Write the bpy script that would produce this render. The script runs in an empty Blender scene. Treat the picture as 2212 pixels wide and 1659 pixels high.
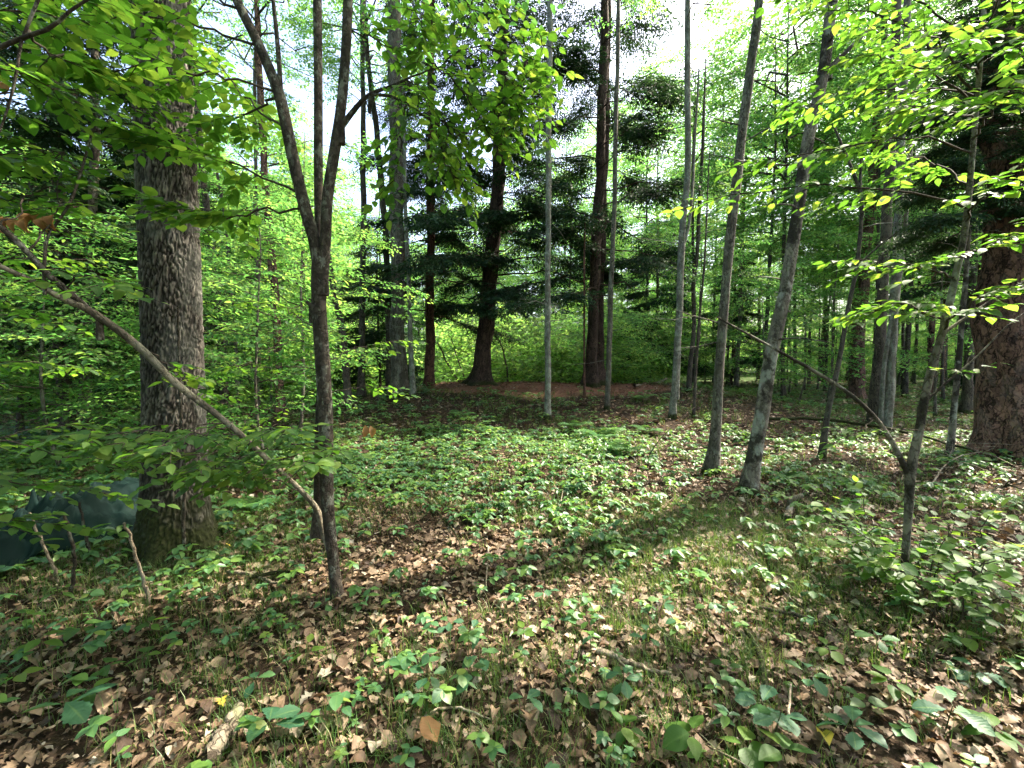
import bpy, math, random
import numpy as np
from mathutils import Vector, Matrix, noise as mnoise

# ------------------------------------------------------------------ camera, sky, sun, exposure
random.seed(7)
rng = np.random.default_rng(7)
scene = bpy.context.scene
C = bpy.context.collection

CAM = np.array([0.0, 0.0, 1.6])
PITCH = math.radians(2.4)                 # looking slightly down
FPX = 928.0                               # focal length in pixels of a 2212 px wide picture
cam_data = bpy.data.cameras.new("camera")
cam_data.sensor_width = 36.0
cam_data.lens = 36.0 * FPX / 2212.0
cam_data.clip_start = 0.05
cam_data.clip_end = 1000.0
cam = bpy.data.objects.new("camera", cam_data)
cam.location = CAM
cam.rotation_euler = (math.radians(90) - PITCH, 0, 0)
C.objects.link(cam)
scene.camera = cam

SUN_AZ = math.radians(64)                 # clockwise from the viewing direction (+Y): from the right
SUN_EL = math.radians(52)
world = bpy.data.worlds.new("World")
scene.world = world
world.use_nodes = True
wn = world.node_tree
sky = wn.nodes.new("ShaderNodeTexSky")
sky.sky_type = 'NISHITA'
sky.sun_disc = False
sky.sun_elevation = SUN_EL
sky.sun_rotation = SUN_AZ
sky.air_density = 1.0
sky.dust_density = 5.0
bg = wn.nodes["Background"]
bg.inputs[1].default_value = 0.15
wn.links.new(sky.outputs[0], bg.inputs[0])

sun_data = bpy.data.lights.new("sun", 'SUN')
sun_data.energy = 5.0
sun_data.angle = math.radians(0.53)
sun_data.color = (1.0, 0.90, 0.76)
sun = bpy.data.objects.new("sun", sun_data)
sdir = Vector((math.sin(SUN_AZ) * math.cos(SUN_EL), math.cos(SUN_AZ) * math.cos(SUN_EL), math.sin(SUN_EL)))
sun.rotation_euler = sdir.to_track_quat('Z', 'Y').to_euler()
sun.location = (20, -10, 40)
C.objects.link(sun)

vs = scene.view_settings
vs.view_transform = 'Standard'
vs.look = 'None'
vs.gamma = 1.0
vs.use_curve_mapping = False
vs.exposure = 2.36
cy = scene.cycles
cy.max_bounces = 5
cy.diffuse_bounces = 3
cy.glossy_bounces = 2
cy.transmission_bounces = 3
cy.transparent_max_bounces = 4
cy.caustics_reflective = False
cy.caustics_refractive = False
cy.debug_use_spatial_splits = True
cy.use_denoising = True
cy.use_adaptive_sampling = True
cy.adaptive_threshold = 0.03
cy.sample_clamp_indirect = 8.0

# ------------------------------------------------------------------ maths helpers
def smooth(a, b, x):
    t = np.clip((np.asarray(x, float) - a) / (b - a), 0, 1)
    return t * t * (3 - 2 * t)

_ph = rng.uniform(0, 6.28, 12)
def gz(x, y):
    """height of the forest floor"""
    x = np.asarray(x, float); y = np.asarray(y, float)
    und = (0.035 * np.sin(0.9 * x + _ph[0]) * np.sin(0.8 * y + _ph[1]) + 0.02 * np.sin(2.1 * x + 1.3 * y + _ph[2])
           + 0.012 * np.sin(4.1 * x - 3.2 * y + _ph[3]) + 0.12 * np.sin(0.13 * x + _ph[4]) * np.sin(0.17 * y + _ph[5]))
    und = und * smooth(1.0, 5.0, np.hypot(x, y) + 1.0)
    wx = smooth(-7.0, -2.0, x) * (1 - smooth(5.5, 11.0, x))
    rise = 0.86 * smooth(8.5, 15.3, y) * (0.22 + 0.78 * wx)
    drop = -3.0 * smooth(16.4, 22.0, y) * smooth(-30, -8, x) * (1 - smooth(2.6, 7.0, x))
    far = 0.018 * np.clip(y - 15, 0, 60) * smooth(4, 9, x) + 0.03 * np.clip(y - 36, 0, 60)
    return und + rise + drop + far

def pdir(px, py):
    dx = (px - 1106.0) / FPX; dz = (829.5 - py) / FPX
    F = np.array([0, math.cos(PITCH), -math.sin(PITCH)]); U = np.array([0, math.sin(PITCH), math.cos(PITCH)])
    return F + dx * np.array([1.0, 0, 0]) + dz * U

def P(px, py, depth):
    d = pdir(px, py)
    return CAM + d * (depth / d[1])

def G(px, py, maxd=60):
    d = pdir(px, py); d = d / d[1]
    t = np.arange(0.5, maxd, 0.02)
    p = CAM + d * t[:, None]
    hit = np.nonzero(p[:, 2] <= gz(p[:, 0], p[:, 1]))[0]
    p = p[hit[0]] if len(hit) else CAM + d * maxd
    return np.array([p[0], p[1], float(gz(p[0], p[1]))])

def proj(p):
    p = np.atleast_2d(p) - CAM
    c, s = math.cos(PITCH), math.sin(PITCH)
    f = p[:, 1] * c - p[:, 2] * s
    u = p[:, 1] * s + p[:, 2] * c
    f = np.where(f < 0.05, 0.05, f)
    return 1106 + FPX * p[:, 0] / f, 829.5 - FPX * u / f, f

def norm(v):
    v = np.asarray(v, float)
    return v / np.maximum(np.linalg.norm(v, axis=-1, keepdims=True), 1e-9)

def frames(d, n):
    """rotation matrices (N,3,3) whose columns are x along d, z near n"""
    x = norm(d); y = norm(np.cross(n, x)); z = np.cross(x, y)
    return np.stack([x, y, z], axis=-1)

def cat_rom(pts, n):
    pts = np.asarray(pts, float)
    m = len(pts)
    if m == 2:
        t = np.linspace(0, 1, n)[:, None]
        return pts[0] * (1 - t) + pts[1] * t
    ext = np.vstack([2 * pts[0] - pts[1], pts, 2 * pts[-1] - pts[-2]])
    seg = np.linalg.norm(np.diff(pts[:, :3], axis=0), axis=1); cum = np.concatenate([[0], np.cumsum(seg)])
    s = np.linspace(0, cum[-1], n)
    i = np.clip(np.searchsorted(cum, s, side='right') - 1, 0, m - 2)
    t = ((s - cum[i]) / np.maximum(seg[i], 1e-9))[:, None]
    p0, p1, p2, p3 = ext[i], ext[i + 1], ext[i + 2], ext[i + 3]
    return 0.5 * ((2 * p1) + (-p0 + p2) * t + (2 * p0 - 5 * p1 + 4 * p2 - p3) * t ** 2 + (-p0 + 3 * p1 - 3 * p2 + p3) * t ** 3)

# ------------------------------------------------------------------ mesh builder
class MB:
    def __init__(self):
        self.V = []; self.LF = []; self.F = {3: [], 4: []}; self.M = {3: [], 4: []}; self.n = 0
    def add(self, V, F, lf=None, mi=0):
        V = np.asarray(V, np.float32).reshape(-1, 3); F = np.asarray(F, np.int64)
        if len(F) == 0: return
        self.V.append(V)
        if lf is None: lf = np.zeros((len(V), 3), np.float32)
        self.LF.append(np.asarray(lf, np.float32).reshape(-1, 3))
        k = F.shape[1]
        self.F[k].append(F + self.n)
        self.M[k].append(np.full(len(F), mi, np.int32) if np.isscalar(mi) else np.asarray(mi, np.int32))
        self.n += len(V)
    def arrays(self):
        return np.concatenate(self.V), np.concatenate(self.LF)
    def mesh(self, name, mats, origin=(0, 0, 0), smooth_shade=True):
        me = bpy.data.meshes.new(name)
        if self.n == 0: return me
        V, LF = self.arrays()
        V = V - np.asarray(origin, np.float32)
        loops = []; starts = []; mi = []; off = 0
        for k in (3, 4):
            if self.F[k]:
                f = np.concatenate(self.F[k]); loops.append(f.ravel())
                starts.append(off + np.arange(len(f)) * k); off += len(f) * k
                mi.append(np.concatenate(self.M[k]))
        loops = np.concatenate(loops).astype(np.int32); starts = np.concatenate(starts).astype(np.int32); mi = np.concatenate(mi)
        me.vertices.add(len(V)); me.vertices.foreach_set("co", V.astype(np.float32).ravel())
        me.loops.add(len(loops)); me.loops.foreach_set("vertex_index", loops)
        me.polygons.add(len(starts)); me.polygons.foreach_set("loop_start", starts)
        me.polygons.foreach_set("material_index", mi)
        me.polygons.foreach_set("use_smooth", np.full(len(starts), smooth_shade, bool))
        at = me.attributes.new("lf", 'FLOAT_VECTOR', 'POINT')
        at.data.foreach_set("vector", LF.ravel())
        for m in mats: me.materials.append(m)
        me.update(calc_edges=True)
        return me
    def build(self, name, mats, parent=None, origin=(0, 0, 0), smooth_shade=True):
        if not isinstance(mats, (list, tuple)): mats = [mats]
        o = bpy.data.objects.new(name, self.mesh(name, mats, origin, smooth_shade))
        C.objects.link(o)
        if parent is not None: o.parent = parent
        else: o.location = origin
        return o

def tag(o, label=None, cat=None, group=None, kind=None):
    if label: o["label"] = label
    if cat: o["category"] = cat
    if group: o["group"] = group
    if kind: o["kind"] = kind
    return o

def thing(name, loc, label, cat, group=None):
    o = bpy.data.objects.new(name, None)
    o.empty_display_size = 0.2
    o.location = loc
    C.objects.link(o)
    return tag(o, label, cat, group)

def copy_tree(src, loc, rz=0.0, s=1.0, label=None, group=None, sz=None):
    r = src.copy(); C.objects.link(r)
    r.location = loc; r.rotation_euler = (0, 0, rz); r.scale = (s, s, sz if sz else s)
    if label: r["label"] = label
    if group: r["group"] = group
    for ch in src.children:
        c = ch.copy(); C.objects.link(c); c.parent = r
    return r

def tube(mb, pts, rad, k=6, mi=0, lf=0.5, rough=0.0, seed=0, roots=0.0):
    """tapered tube through pts; lf.x runs along the stem in metres"""
    pts = np.asarray(pts, float); rad = np.asarray(rad, float)
    n = len(pts)
    T = np.gradient(pts, axis=0); T = norm(T)
    ref = np.array([1.0, 0, 0]) if abs(T[0][0]) < 0.8 else np.array([0, 1.0, 0])
    N = np.zeros_like(pts)
    v = norm(ref - T[0] * np.dot(ref, T[0])); N[0] = v
    for i in range(1, n):
        v = N[i - 1] - T[i] * np.dot(N[i - 1], T[i]); N[i] = v / max(np.linalg.norm(v), 1e-9)
    B = np.cross(T, N)
    a = np.arange(k) * 2 * math.pi / k
    R = np.repeat(rad[:, None], k, 1)
    if rough:
        r2 = np.random.default_rng(seed)
        ph = r2.uniform(0, 6.28, 6)
        s = np.concatenate([[0], np.cumsum(np.linalg.norm(np.diff(pts, axis=0), axis=1))])[:, None]
        R = R * (1 + rough * (np.sin(2 * a[None] + ph[0] + s * 1.1) * .5 + np.sin(3 * a[None] + ph[1] - 2.3 * s) * .4 + np.sin(5 * a[None] + ph[2] + 4.7 * s) * .3
                              + np.sin(6.1 * s + ph[3]) * .3))
        if roots: R = R * (1 + roots * np.exp(-s / (1.6 * rad[0])) * (np.cos(4 * a[None] + ph[4]) + .5 * np.cos(7 * a[None] + ph[5]) + .6))
    V = pts[:, None, :] + R[..., None] * (np.cos(a)[None, :, None] * N[:, None, :] + np.sin(a)[None, :, None] * B[:, None, :])
    V = V.reshape(-1, 3)
    i = np.arange(n - 1)[:, None] * k; j = np.arange(k)[None]; j2 = (j + 1) % k
    F = np.stack([i + j, i + j2, i + k + j2, i + k + j], axis=-1).reshape(-1, 4)
    L = np.zeros((len(V), 3)); L[:, 2] = lf
    mb.add(V, F, L, mi)
    tip = pts[-1] + T[-1] * rad[-1] * 0.8
    base = mb.n
    Vc = np.vstack([V[-k:], tip]); Lc = np.zeros((k + 1, 3)); Lc[:, 2] = lf
    Fc = np.stack([np.arange(k), (np.arange(k) + 1) % k, np.full(k, k)], axis=-1)
    mb.add(Vc, Fc, Lc, mi)

def scatter(mb, tpl, M, L, rnd, mi_off=0):
    """bake copies of tpl=(V,LF,{k:(F,mi)}) with matrices M (N,3,3) and offsets L (N,3)"""
    V, LF, Fs = tpl
    n = len(L)
    if n == 0: return
    W = np.einsum('nij,vj->nvi', M, V) + L[:, None, :]
    lf = np.repeat(LF[None], n, 0).copy()
    lf[:, :, 2] = (lf[:, :, 2] * 0.35 + np.asarray(rnd)[:, None]) % 1.0
    nv = len(V); off = (np.arange(n) * nv)[:, None, None]
    base = mb.n
    mb.V.append(W.reshape(-1, 3).astype(np.float32)); mb.LF.append(lf.reshape(-1, 3).astype(np.float32)); mb.n += n * nv
    for k, (F, mi) in Fs.items():
        mb.F[k].append((F[None] + off).reshape(-1, k) + base)
        mb.M[k].append(np.tile(np.asarray(mi) + mi_off, n).astype(np.int32))

def tpl_of(mb):
    V, LF = mb.arrays()
    Fs = {k: (np.concatenate(mb.F[k]), np.concatenate(mb.M[k])) for k in (3, 4) if mb.F[k]}
    return V.astype(float), LF.astype(float), Fs

def rot_z(a):
    a = np.atleast_1d(a); c, s, z, o = np.cos(a), np.sin(a), np.zeros_like(a), np.ones_like(a)
    return np.stack([np.stack([c, -s, z], -1), np.stack([s, c, z], -1), np.stack([z, z, o], -1)], -2)

# ------------------------------------------------------------------ materials
def new_mat(name):
    m = bpy.data.materials.new(name); m.use_nodes = True
    nt = m.node_tree
    for n in list(nt.nodes): nt.nodes.remove(n)
    out = nt.nodes.new("ShaderNodeOutputMaterial")
    return m, nt, out

def N(nt, t, **kw):
    n = nt.nodes.new(t)
    for k, v in kw.items():
        if k.startswith("i_"):
            key = k[2:]
            n.inputs[int(key) if key.isdigit() else key].default_value = v
        else: setattr(n, k, v)
    return n

def ramp(nt, stops, interp='LINEAR'):
    r = nt.nodes.new("ShaderNodeValToRGB"); r.color_ramp.interpolation = interp
    e = r.color_ramp.elements
    while len(e) < len(stops): e.new(0.5)
    for i, (p, c) in enumerate(stops):
        e[i].position = p; e[i].color = (*c, 1) if len(c) == 3 else c
    return r

def rnd_value(nt):
    at = N(nt, "ShaderNodeAttribute", attribute_name="lf")
    sep = N(nt, "ShaderNodeSeparateXYZ"); nt.links.new(at.outputs["Vector"], sep.inputs[0])
    oi = N(nt, "ShaderNodeObjectInfo")
    ad = N(nt, "ShaderNodeMath", operation='ADD'); nt.links.new(sep.outputs[2], ad.inputs[0]); nt.links.new(oi.outputs["Random"], ad.inputs[1])
    fr = N(nt, "ShaderNodeMath", operation='FRACT'); nt.links.new(ad.outputs[0], fr.inputs[0])
    return fr.outputs[0], sep

def leaf_mat(name, stops, trans, tfac=0.42, rough=0.42, spec=0.5, veins=True, mottle=0):
    m, nt, out = new_mat(name)
    v, sep = rnd_value(nt)
    cr = ramp(nt, stops); nt.links.new(v, cr.inputs[0])
    col = cr.outputs[0]
    tr = ramp(nt, trans); nt.links.new(v, tr.inputs[0])
    pb = N(nt, "ShaderNodeBsdfPrincipled", i_Roughness=rough)
    pb.inputs["Specular IOR Level"].default_value = spec
    if mottle:
        lo_ = 0.5 if mottle > 25 else 0.72
        tc = N(nt, "ShaderNodeTexCoord"); mn = N(nt, "ShaderNodeTexNoise"); mn.inputs["Scale"].default_value = mottle; mn.inputs["Detail"].default_value = 5; mn.inputs["Roughness"].default_value = 0.65
        nt.links.new(tc.outputs["Object"], mn.inputs["Vector"])
        mm = N(nt, "ShaderNodeMapRange"); mm.inputs[1].default_value = 0.32; mm.inputs[2].default_value = 0.68; mm.inputs[3].default_value = lo_; mm.inputs[4].default_value = 1.25; nt.links.new(mn.outputs[0], mm.inputs[0])
        ms = N(nt, "ShaderNodeVectorMath", operation='SCALE'); nt.links.new(col, ms.inputs[0]); nt.links.new(mm.outputs[0], ms.inputs["Scale"]); col = ms.outputs[0]
        bq = N(nt, "ShaderNodeBump"); bq.inputs["Strength"].default_value = 0.6; bq.inputs["Distance"].default_value = 0.006; nt.links.new(mn.outputs[0], bq.inputs["Height"]); nt.links.new(bq.outputs[0], pb.inputs["Normal"])
    if veins:
        ab = N(nt, "ShaderNodeMath", operation='ABSOLUTE'); nt.links.new(sep.outputs[1], ab.inputs[0])
        # side veins: bands slanting outwards from the midrib
        sv = N(nt, "ShaderNodeMath", operation='MULTIPLY_ADD'); nt.links.new(ab.outputs[0], sv.inputs[0]); sv.inputs[1].default_value = -0.25; nt.links.new(sep.outputs[0], sv.inputs[2])
        mu = N(nt, "ShaderNodeMath", operation='MULTIPLY'); nt.links.new(sv.outputs[0], mu.inputs[0]); mu.inputs[1].default_value = 56.0
        sn = N(nt, "ShaderNodeMath", operation='SINE'); nt.links.new(mu.outputs[0], sn.inputs[0])
        mr = N(nt, "ShaderNodeMapRange"); nt.links.new(ab.outputs[0], mr.inputs[0]); mr.inputs[1].default_value = 0.0; mr.inputs[2].default_value = 0.13; mr.inputs[3].default_value = 0.5; mr.inputs[4].default_value = 0.0
        mx = N(nt, "ShaderNodeMixRGB", blend_type='MIX'); nt.links.new(mr.outputs[0], mx.inputs[0]); nt.links.new(col, mx.inputs[1]); mx.inputs[2].default_value = (0.14, 0.22, 0.06, 1)
        col = mx.outputs[0]
        bp = N(nt, "ShaderNodeBump"); bp.inputs["Strength"].default_value = 0.14; bp.inputs["Distance"].default_value = 0.0015
        nt.links.new(sn.outputs[0], bp.inputs["Height"]); nt.links.new(bp.outputs[0], pb.inputs["Normal"])
    nt.links.new(col, pb.inputs["Base Color"])
    tb = N(nt, "ShaderNodeBsdfTranslucent"); nt.links.new(tr.outputs[0], tb.inputs[0])
    mix = N(nt, "ShaderNodeMixShader"); mix.inputs[0].default_value = tfac
    nt.links.new(pb.outputs[0], mix.inputs[1]); nt.links.new(tb.outputs[0], mix.inputs[2])
    nt.links.new(mix.outputs[0], out.inputs[0])
    return m

def coords(nt, scale, obj=True):
    tc = N(nt, "ShaderNodeTexCoord")
    mp = N(nt, "ShaderNodeMapping"); mp.inputs["Scale"].default_value = scale
    nt.links.new(tc.outputs["Object"], mp.inputs[0])
    oi = N(nt, "ShaderNodeObjectInfo")
    mm = N(nt, "ShaderNodeVectorMath", operation='SCALE'); mm.inputs[0].default_value = (17, 9, 23); nt.links.new(oi.outputs["Random"], mm.inputs["Scale"])
    nt.links.new(mm.outputs[0], mp.inputs["Location"])
    return mp.outputs[0], oi

def bark_mat(name, ridge, groove, lichen=None, lichen_amt=0.5, plate=14.0, stretch=0.28, depth=0.012, moss_h=0.0, crack=0.16, spots=3.0, dark=None, dark_amt=0.62):
    """ridged bark: warped Voronoi plates give fissures; lichen and algae patches over it"""
    m, nt, out = new_mat(name)
    uv, oi = coords(nt, (1, 1, 1))
    wz = N(nt, "ShaderNodeTexNoise"); wz.inputs["Scale"].default_value = plate * 0.45; wz.inputs["Detail"].default_value = 3
    nt.links.new(uv, wz.inputs["Vector"])
    wadd = N(nt, "ShaderNodeMixRGB", blend_type='ADD'); wadd.inputs[0].default_value = 0.9 / plate * 3.6
    nt.links.new(uv, wadd.inputs[1]); nt.links.new(wz.outputs["Color"], wadd.inputs[2])
    mp = N(nt, "ShaderNodeMapping"); mp.inputs["Scale"].default_value = (1, 1, stretch); nt.links.new(wadd.outputs[0], mp.inputs[0])
    vo = N(nt, "ShaderNodeTexVoronoi", feature='DISTANCE_TO_EDGE'); vo.inputs["Scale"].default_value = plate
    nt.links.new(mp.outputs[0], vo.inputs["Vector"])
    fine = N(nt, "ShaderNodeTexNoise"); fine.inputs["Scale"].default_value = 60; fine.inputs["Detail"].default_value = 5
    fmp = N(nt, "ShaderNodeMapping"); fmp.inputs["Scale"].default_value = (1, 1, 0.35); nt.links.new(uv, fmp.inputs[0]); nt.links.new(fmp.outputs[0], fine.inputs["Vector"])
    edge = N(nt, "ShaderNodeMapRange"); edge.inputs[1].default_value = 0.0; edge.inputs[2].default_value = crack; 
    cn = N(nt, "ShaderNodeTexNoise"); cn.inputs["Scale"].default_value = plate * 0.7; cn.inputs["Detail"].default_value = 4; nt.links.new(mp.outputs[0], cn.inputs["Vector"])
    cm = N(nt, "ShaderNodeMapRange"); cm.inputs[1].default_value = 0.35; cm.inputs[2].default_value = 0.65; cm.inputs[3].default_value = -crack * 0.35; cm.inputs[4].default_value = crack * 0.9; nt.links.new(cn.outputs[0], cm.inputs[0])
    ca_ = N(nt, "ShaderNodeMath", operation='ADD'); nt.links.new(vo.outputs["Distance"], ca_.inputs[0]); nt.links.new(cm.outputs[0], ca_.inputs[1])
    nt.links.new(ca_.outputs[0], edge.inputs[0])
    hmix = N(nt, "ShaderNodeMath", operation='MULTIPLY_ADD'); nt.links.new(fine.outputs[0], hmix.inputs[0]); hmix.inputs[1].default_value = 0.55; nt.links.new(edge.outputs[0], hmix.inputs[2])
    cr = ramp(nt, [(0.25, groove), (0.75, tuple(0.5 * (a + b) for a, b in zip(ridge, groove))), (1.0, ridge)])
    sc = N(nt, "ShaderNodeMath", operation='MULTIPLY'); sc.inputs[1].default_value = 0.72; nt.links.new(hmix.outputs[0], sc.inputs[0]); nt.links.new(sc.outputs[0], cr.inputs[0])
    col = cr.outputs[0]
    vc = N(nt, "ShaderNodeTexVoronoi", feature='F1'); vc.inputs["Scale"].default_value = plate; nt.links.new(mp.outputs[0], vc.inputs["Vector"])
    vsep = N(nt, "ShaderNodeSeparateXYZ"); nt.links.new(vc.outputs["Color"], vsep.inputs[0])
    vm = N(nt, "ShaderNodeMapRange"); vm.inputs[3].default_value = 0.72; vm.inputs[4].default_value = 1.3; nt.links.new(vsep.outputs[0], vm.inputs[0])
    vmul = N(nt, "ShaderNodeVectorMath", operation='SCALE'); nt.links.new(col, vmul.inputs[0]); nt.links.new(vm.outputs[0], vmul.inputs["Scale"]); col = vmul.outputs[0]
    # broad tone variation
    big = N(nt, "ShaderNodeTexNoise"); big.inputs["Scale"].default_value = 2.3; big.inputs["Detail"].default_value = 4; nt.links.new(uv, big.inputs["Vector"])
    bm = N(nt, "ShaderNodeMapRange"); bm.inputs[1].default_value = 0.3; bm.inputs[2].default_value = 0.7; bm.inputs[3].default_value = 0.7; bm.inputs[4].default_value = 1.25; nt.links.new(big.outputs[0], bm.inputs[0])
    mul = N(nt, "ShaderNodeVectorMath", operation='SCALE'); nt.links.new(col, mul.inputs[0]); nt.links.new(bm.outputs[0], mul.inputs["Scale"]); col = mul.outputs[0]
    def patch(color, scale, lo, hi, amt, col, z=0.55, seed=0.0):
        ln = N(nt, "ShaderNodeTexNoise"); ln.inputs["Scale"].default_value = scale; ln.inputs["Detail"].default_value = 6; ln.inputs["Roughness"].default_value = 0.62
        lm = N(nt, "ShaderNodeMapping"); lm.inputs["Scale"].default_value = (1, 1, z); lm.inputs["Location"].default_value = (seed, seed * 2, seed * 3)
        nt.links.new(uv, lm.inputs[0]); nt.links.new(lm.outputs[0], ln.inputs["Vector"])
        lr = N(nt, "ShaderNodeMapRange"); lr.inputs[1].default_value = lo; lr.inputs[2].default_value = hi; lr.inputs[4].default_value = amt; nt.links.new(ln.outputs[0], lr.inputs[0])
        mx = N(nt, "ShaderNodeMixRGB"); nt.links.new(lr.outputs[0], mx.inputs[0]); nt.links.new(col, mx.inputs[1]); mx.inputs[2].default_value = (*color, 1)
        return mx.outputs[0]
    if lichen: col = patch(lichen, spots * 1.7, 0.53, 0.60, lichen_amt, col)
    if dark: col = patch(dark, spots, 0.50, 0.56, dark_amt, col, 0.9, 5.0)
    if moss_h:
        tc = N(nt, "ShaderNodeTexCoord"); sp = N(nt, "ShaderNodeSeparateXYZ"); nt.links.new(tc.outputs["Object"], sp.inputs[0])
        mn = N(nt, "ShaderNodeTexNoise"); mn.inputs["Scale"].default_value = 5.0; mn.inputs["Detail"].default_value = 5; nt.links.new(tc.outputs["Object"], mn.inputs["Vector"])
        ma = N(nt, "ShaderNodeMath", operation='MULTIPLY_ADD'); nt.links.new(mn.outputs[0], ma.inputs[0]); ma.inputs[1].default_value = -moss_h * 1.6; nt.links.new(sp.outputs[2], ma.inputs[2])
        mr = N(nt, "ShaderNodeMapRange"); mr.inputs[1].default_value = -moss_h * 0.35; mr.inputs[2].default_value = moss_h * 0.15; mr.inputs[3].default_value = 1; mr.inputs[4].default_value = 0; nt.links.new(ma.outputs[0], mr.inputs[0])
        mg = N(nt, "ShaderNodeTexNoise"); mg.inputs["Scale"].default_value = 45.0; mg.inputs["Detail"].default_value = 4; nt.links.new(tc.outputs["Object"], mg.inputs["Vector"])
        mc = ramp(nt, [(0.3, (0.011, 0.013, 0.004)), (0.7, (0.036, 0.041, 0.011))]); nt.links.new(mg.outputs[0], mc.inputs[0])
        mx = N(nt, "ShaderNodeMixRGB"); nt.links.new(mr.outputs[0], mx.inputs[0]); nt.links.new(col, mx.inputs[1]); nt.links.new(mc.outputs[0], mx.inputs[2]); col = mx.outputs[0]
    pb = N(nt, "ShaderNodeBsdfPrincipled", i_Roughness=0.9); pb.inputs["Specular IOR Level"].default_value = 0.2
    nt.links.new(col, pb.inputs["Base Color"])
    bp = N(nt, "ShaderNodeBump"); bp.inputs["Strength"].default_value = 1.0; bp.inputs["Distance"].default_value = depth
    nt.links.new(hmix.outputs[0], bp.inputs["Height"]); nt.links.new(bp.outputs[0], pb.inputs["Normal"])
    nt.links.new(pb.outputs[0], out.inputs[0])
    return m

G_STOPS = [(0.0, (0.030, 0.075, 0.020)), (0.45, (0.048, 0.110, 0.022)), (0.85, (0.075, 0.145, 0.025)), (1.0, (0.11, 0.17, 0.03))]
G_TRANS = [(0.0, (0.10, 0.26, 0.02)), (0.6, (0.18, 0.40, 0.03)), (1.0, (0.34, 0.50, 0.05))]
M_LEAF = leaf_mat("beech_leaf", G_STOPS, G_TRANS, 0.50, 0.5, 0.32, mottle=22)
M_LEAF_FAR = leaf_mat("canopy_leaf", [(0, (0.036, 0.098, 0.030)), (0.5, (0.056, 0.135, 0.036)), (1, (0.10, 0.175, 0.04))],
                      [(0, (0.13, 0.36, 0.07)), (0.6, (0.22, 0.50, 0.09)), (1, (0.40, 0.60, 0.10))], 0.56, 0.5, 0.3, veins=False)
M_LEAF_SUNBRIGHT = leaf_mat("sun_brightened_shrub_leaf", [(0, (0.050, 0.125, 0.030)), (0.5, (0.080, 0.165, 0.034)), (1, (0.13, 0.21, 0.035))],
                      [(0, (0.22, 0.50, 0.10)), (0.6, (0.34, 0.64, 0.11)), (1, (0.5, 0.70, 0.13))], 0.55, 0.5, 0.3, veins=False)  # bush greens brightened to put sunshine into the leaf colour
M_HERB = leaf_mat("herb_leaf", [(0, (0.036, 0.100, 0.046)), (0.45, (0.055, 0.135, 0.048)), (0.72, (0.080, 0.165, 0.036)), (0.93, (0.11, 0.19, 0.035)), (1, (0.17, 0.21, 0.04))],
                  [(0, (0.08, 0.26, 0.05)), (1, (0.28, 0.48, 0.06))], 0.34, 0.42, 0.45)
M_OAKSEED = leaf_mat("oak_seedling_leaf", [(0, (0.026, 0.080, 0.042)), (0.7, (0.040, 0.105, 0.046)), (1, (0.08, 0.15, 0.035))],
                     [(0, (0.05, 0.18, 0.03)), (1, (0.18, 0.36, 0.04))], 0.3, 0.5, 0.3)
M_NEEDLE = leaf_mat("hemlock_needles", [(0, (0.012, 0.030, 0.016)), (0.6, (0.020, 0.046, 0.022)), (0.93, (0.034, 0.066, 0.024)), (1, (0.07, 0.06, 0.025))],
                    [(0, (0.02, 0.06, 0.02)), (1, (0.06, 0.12, 0.03))], 0.25, 0.6, 0.12, veins=False)
M_GRASS = leaf_mat("grass_blade", [(0, (0.035, 0.085, 0.018)), (0.6, (0.06, 0.12, 0.022)), (0.9, (0.12, 0.15, 0.04)), (1, (0.28, 0.22, 0.10))],
                   [(0, (0.08, 0.2, 0.02)), (1, (0.26, 0.36, 0.06))], 0.35, 0.45, 0.4, veins=False)
M_FERN = leaf_mat("fern_frond", [(0, (0.035, 0.115, 0.034)), (1, (0.075, 0.16, 0.035))], [(0, (0.12, 0.34, 0.04)), (1, (0.26, 0.46, 0.05))], 0.4, 0.5, 0.4, veins=False)
M_LITTER = leaf_mat("fallen_leaf", [(0, (0.036, 0.021, 0.013)), (0.3, (0.085, 0.051, 0.030)), (0.55, (0.135, 0.087, 0.051)), (0.75, (0.19, 0.132, 0.081)), (0.94, (0.26, 0.20, 0.135)), (1, (0.34, 0.30, 0.24))],
                    [(0, (0.10, 0.045, 0.02)), (1, (0.40, 0.24, 0.10))], 0.12, 0.62, 0.3, veins=False, mottle=28)
M_DEADLEAF = leaf_mat("withered_leaf", [(0, (0.20, 0.095, 0.035)), (1, (0.34, 0.18, 0.075))], [(0, (0.35, 0.14, 0.03)), (1, (0.5, 0.24, 0.06))], 0.35, 0.6, 0.25)
M_YELLOW = leaf_mat("yellow_leaf", [(0, (0.42, 0.31, 0.04)), (1, (0.55, 0.42, 0.06))], [(0, (0.6, 0.45, 0.05)), (1, (0.6, 0.5, 0.08))], 0.3, 0.55, 0.3)

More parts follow.
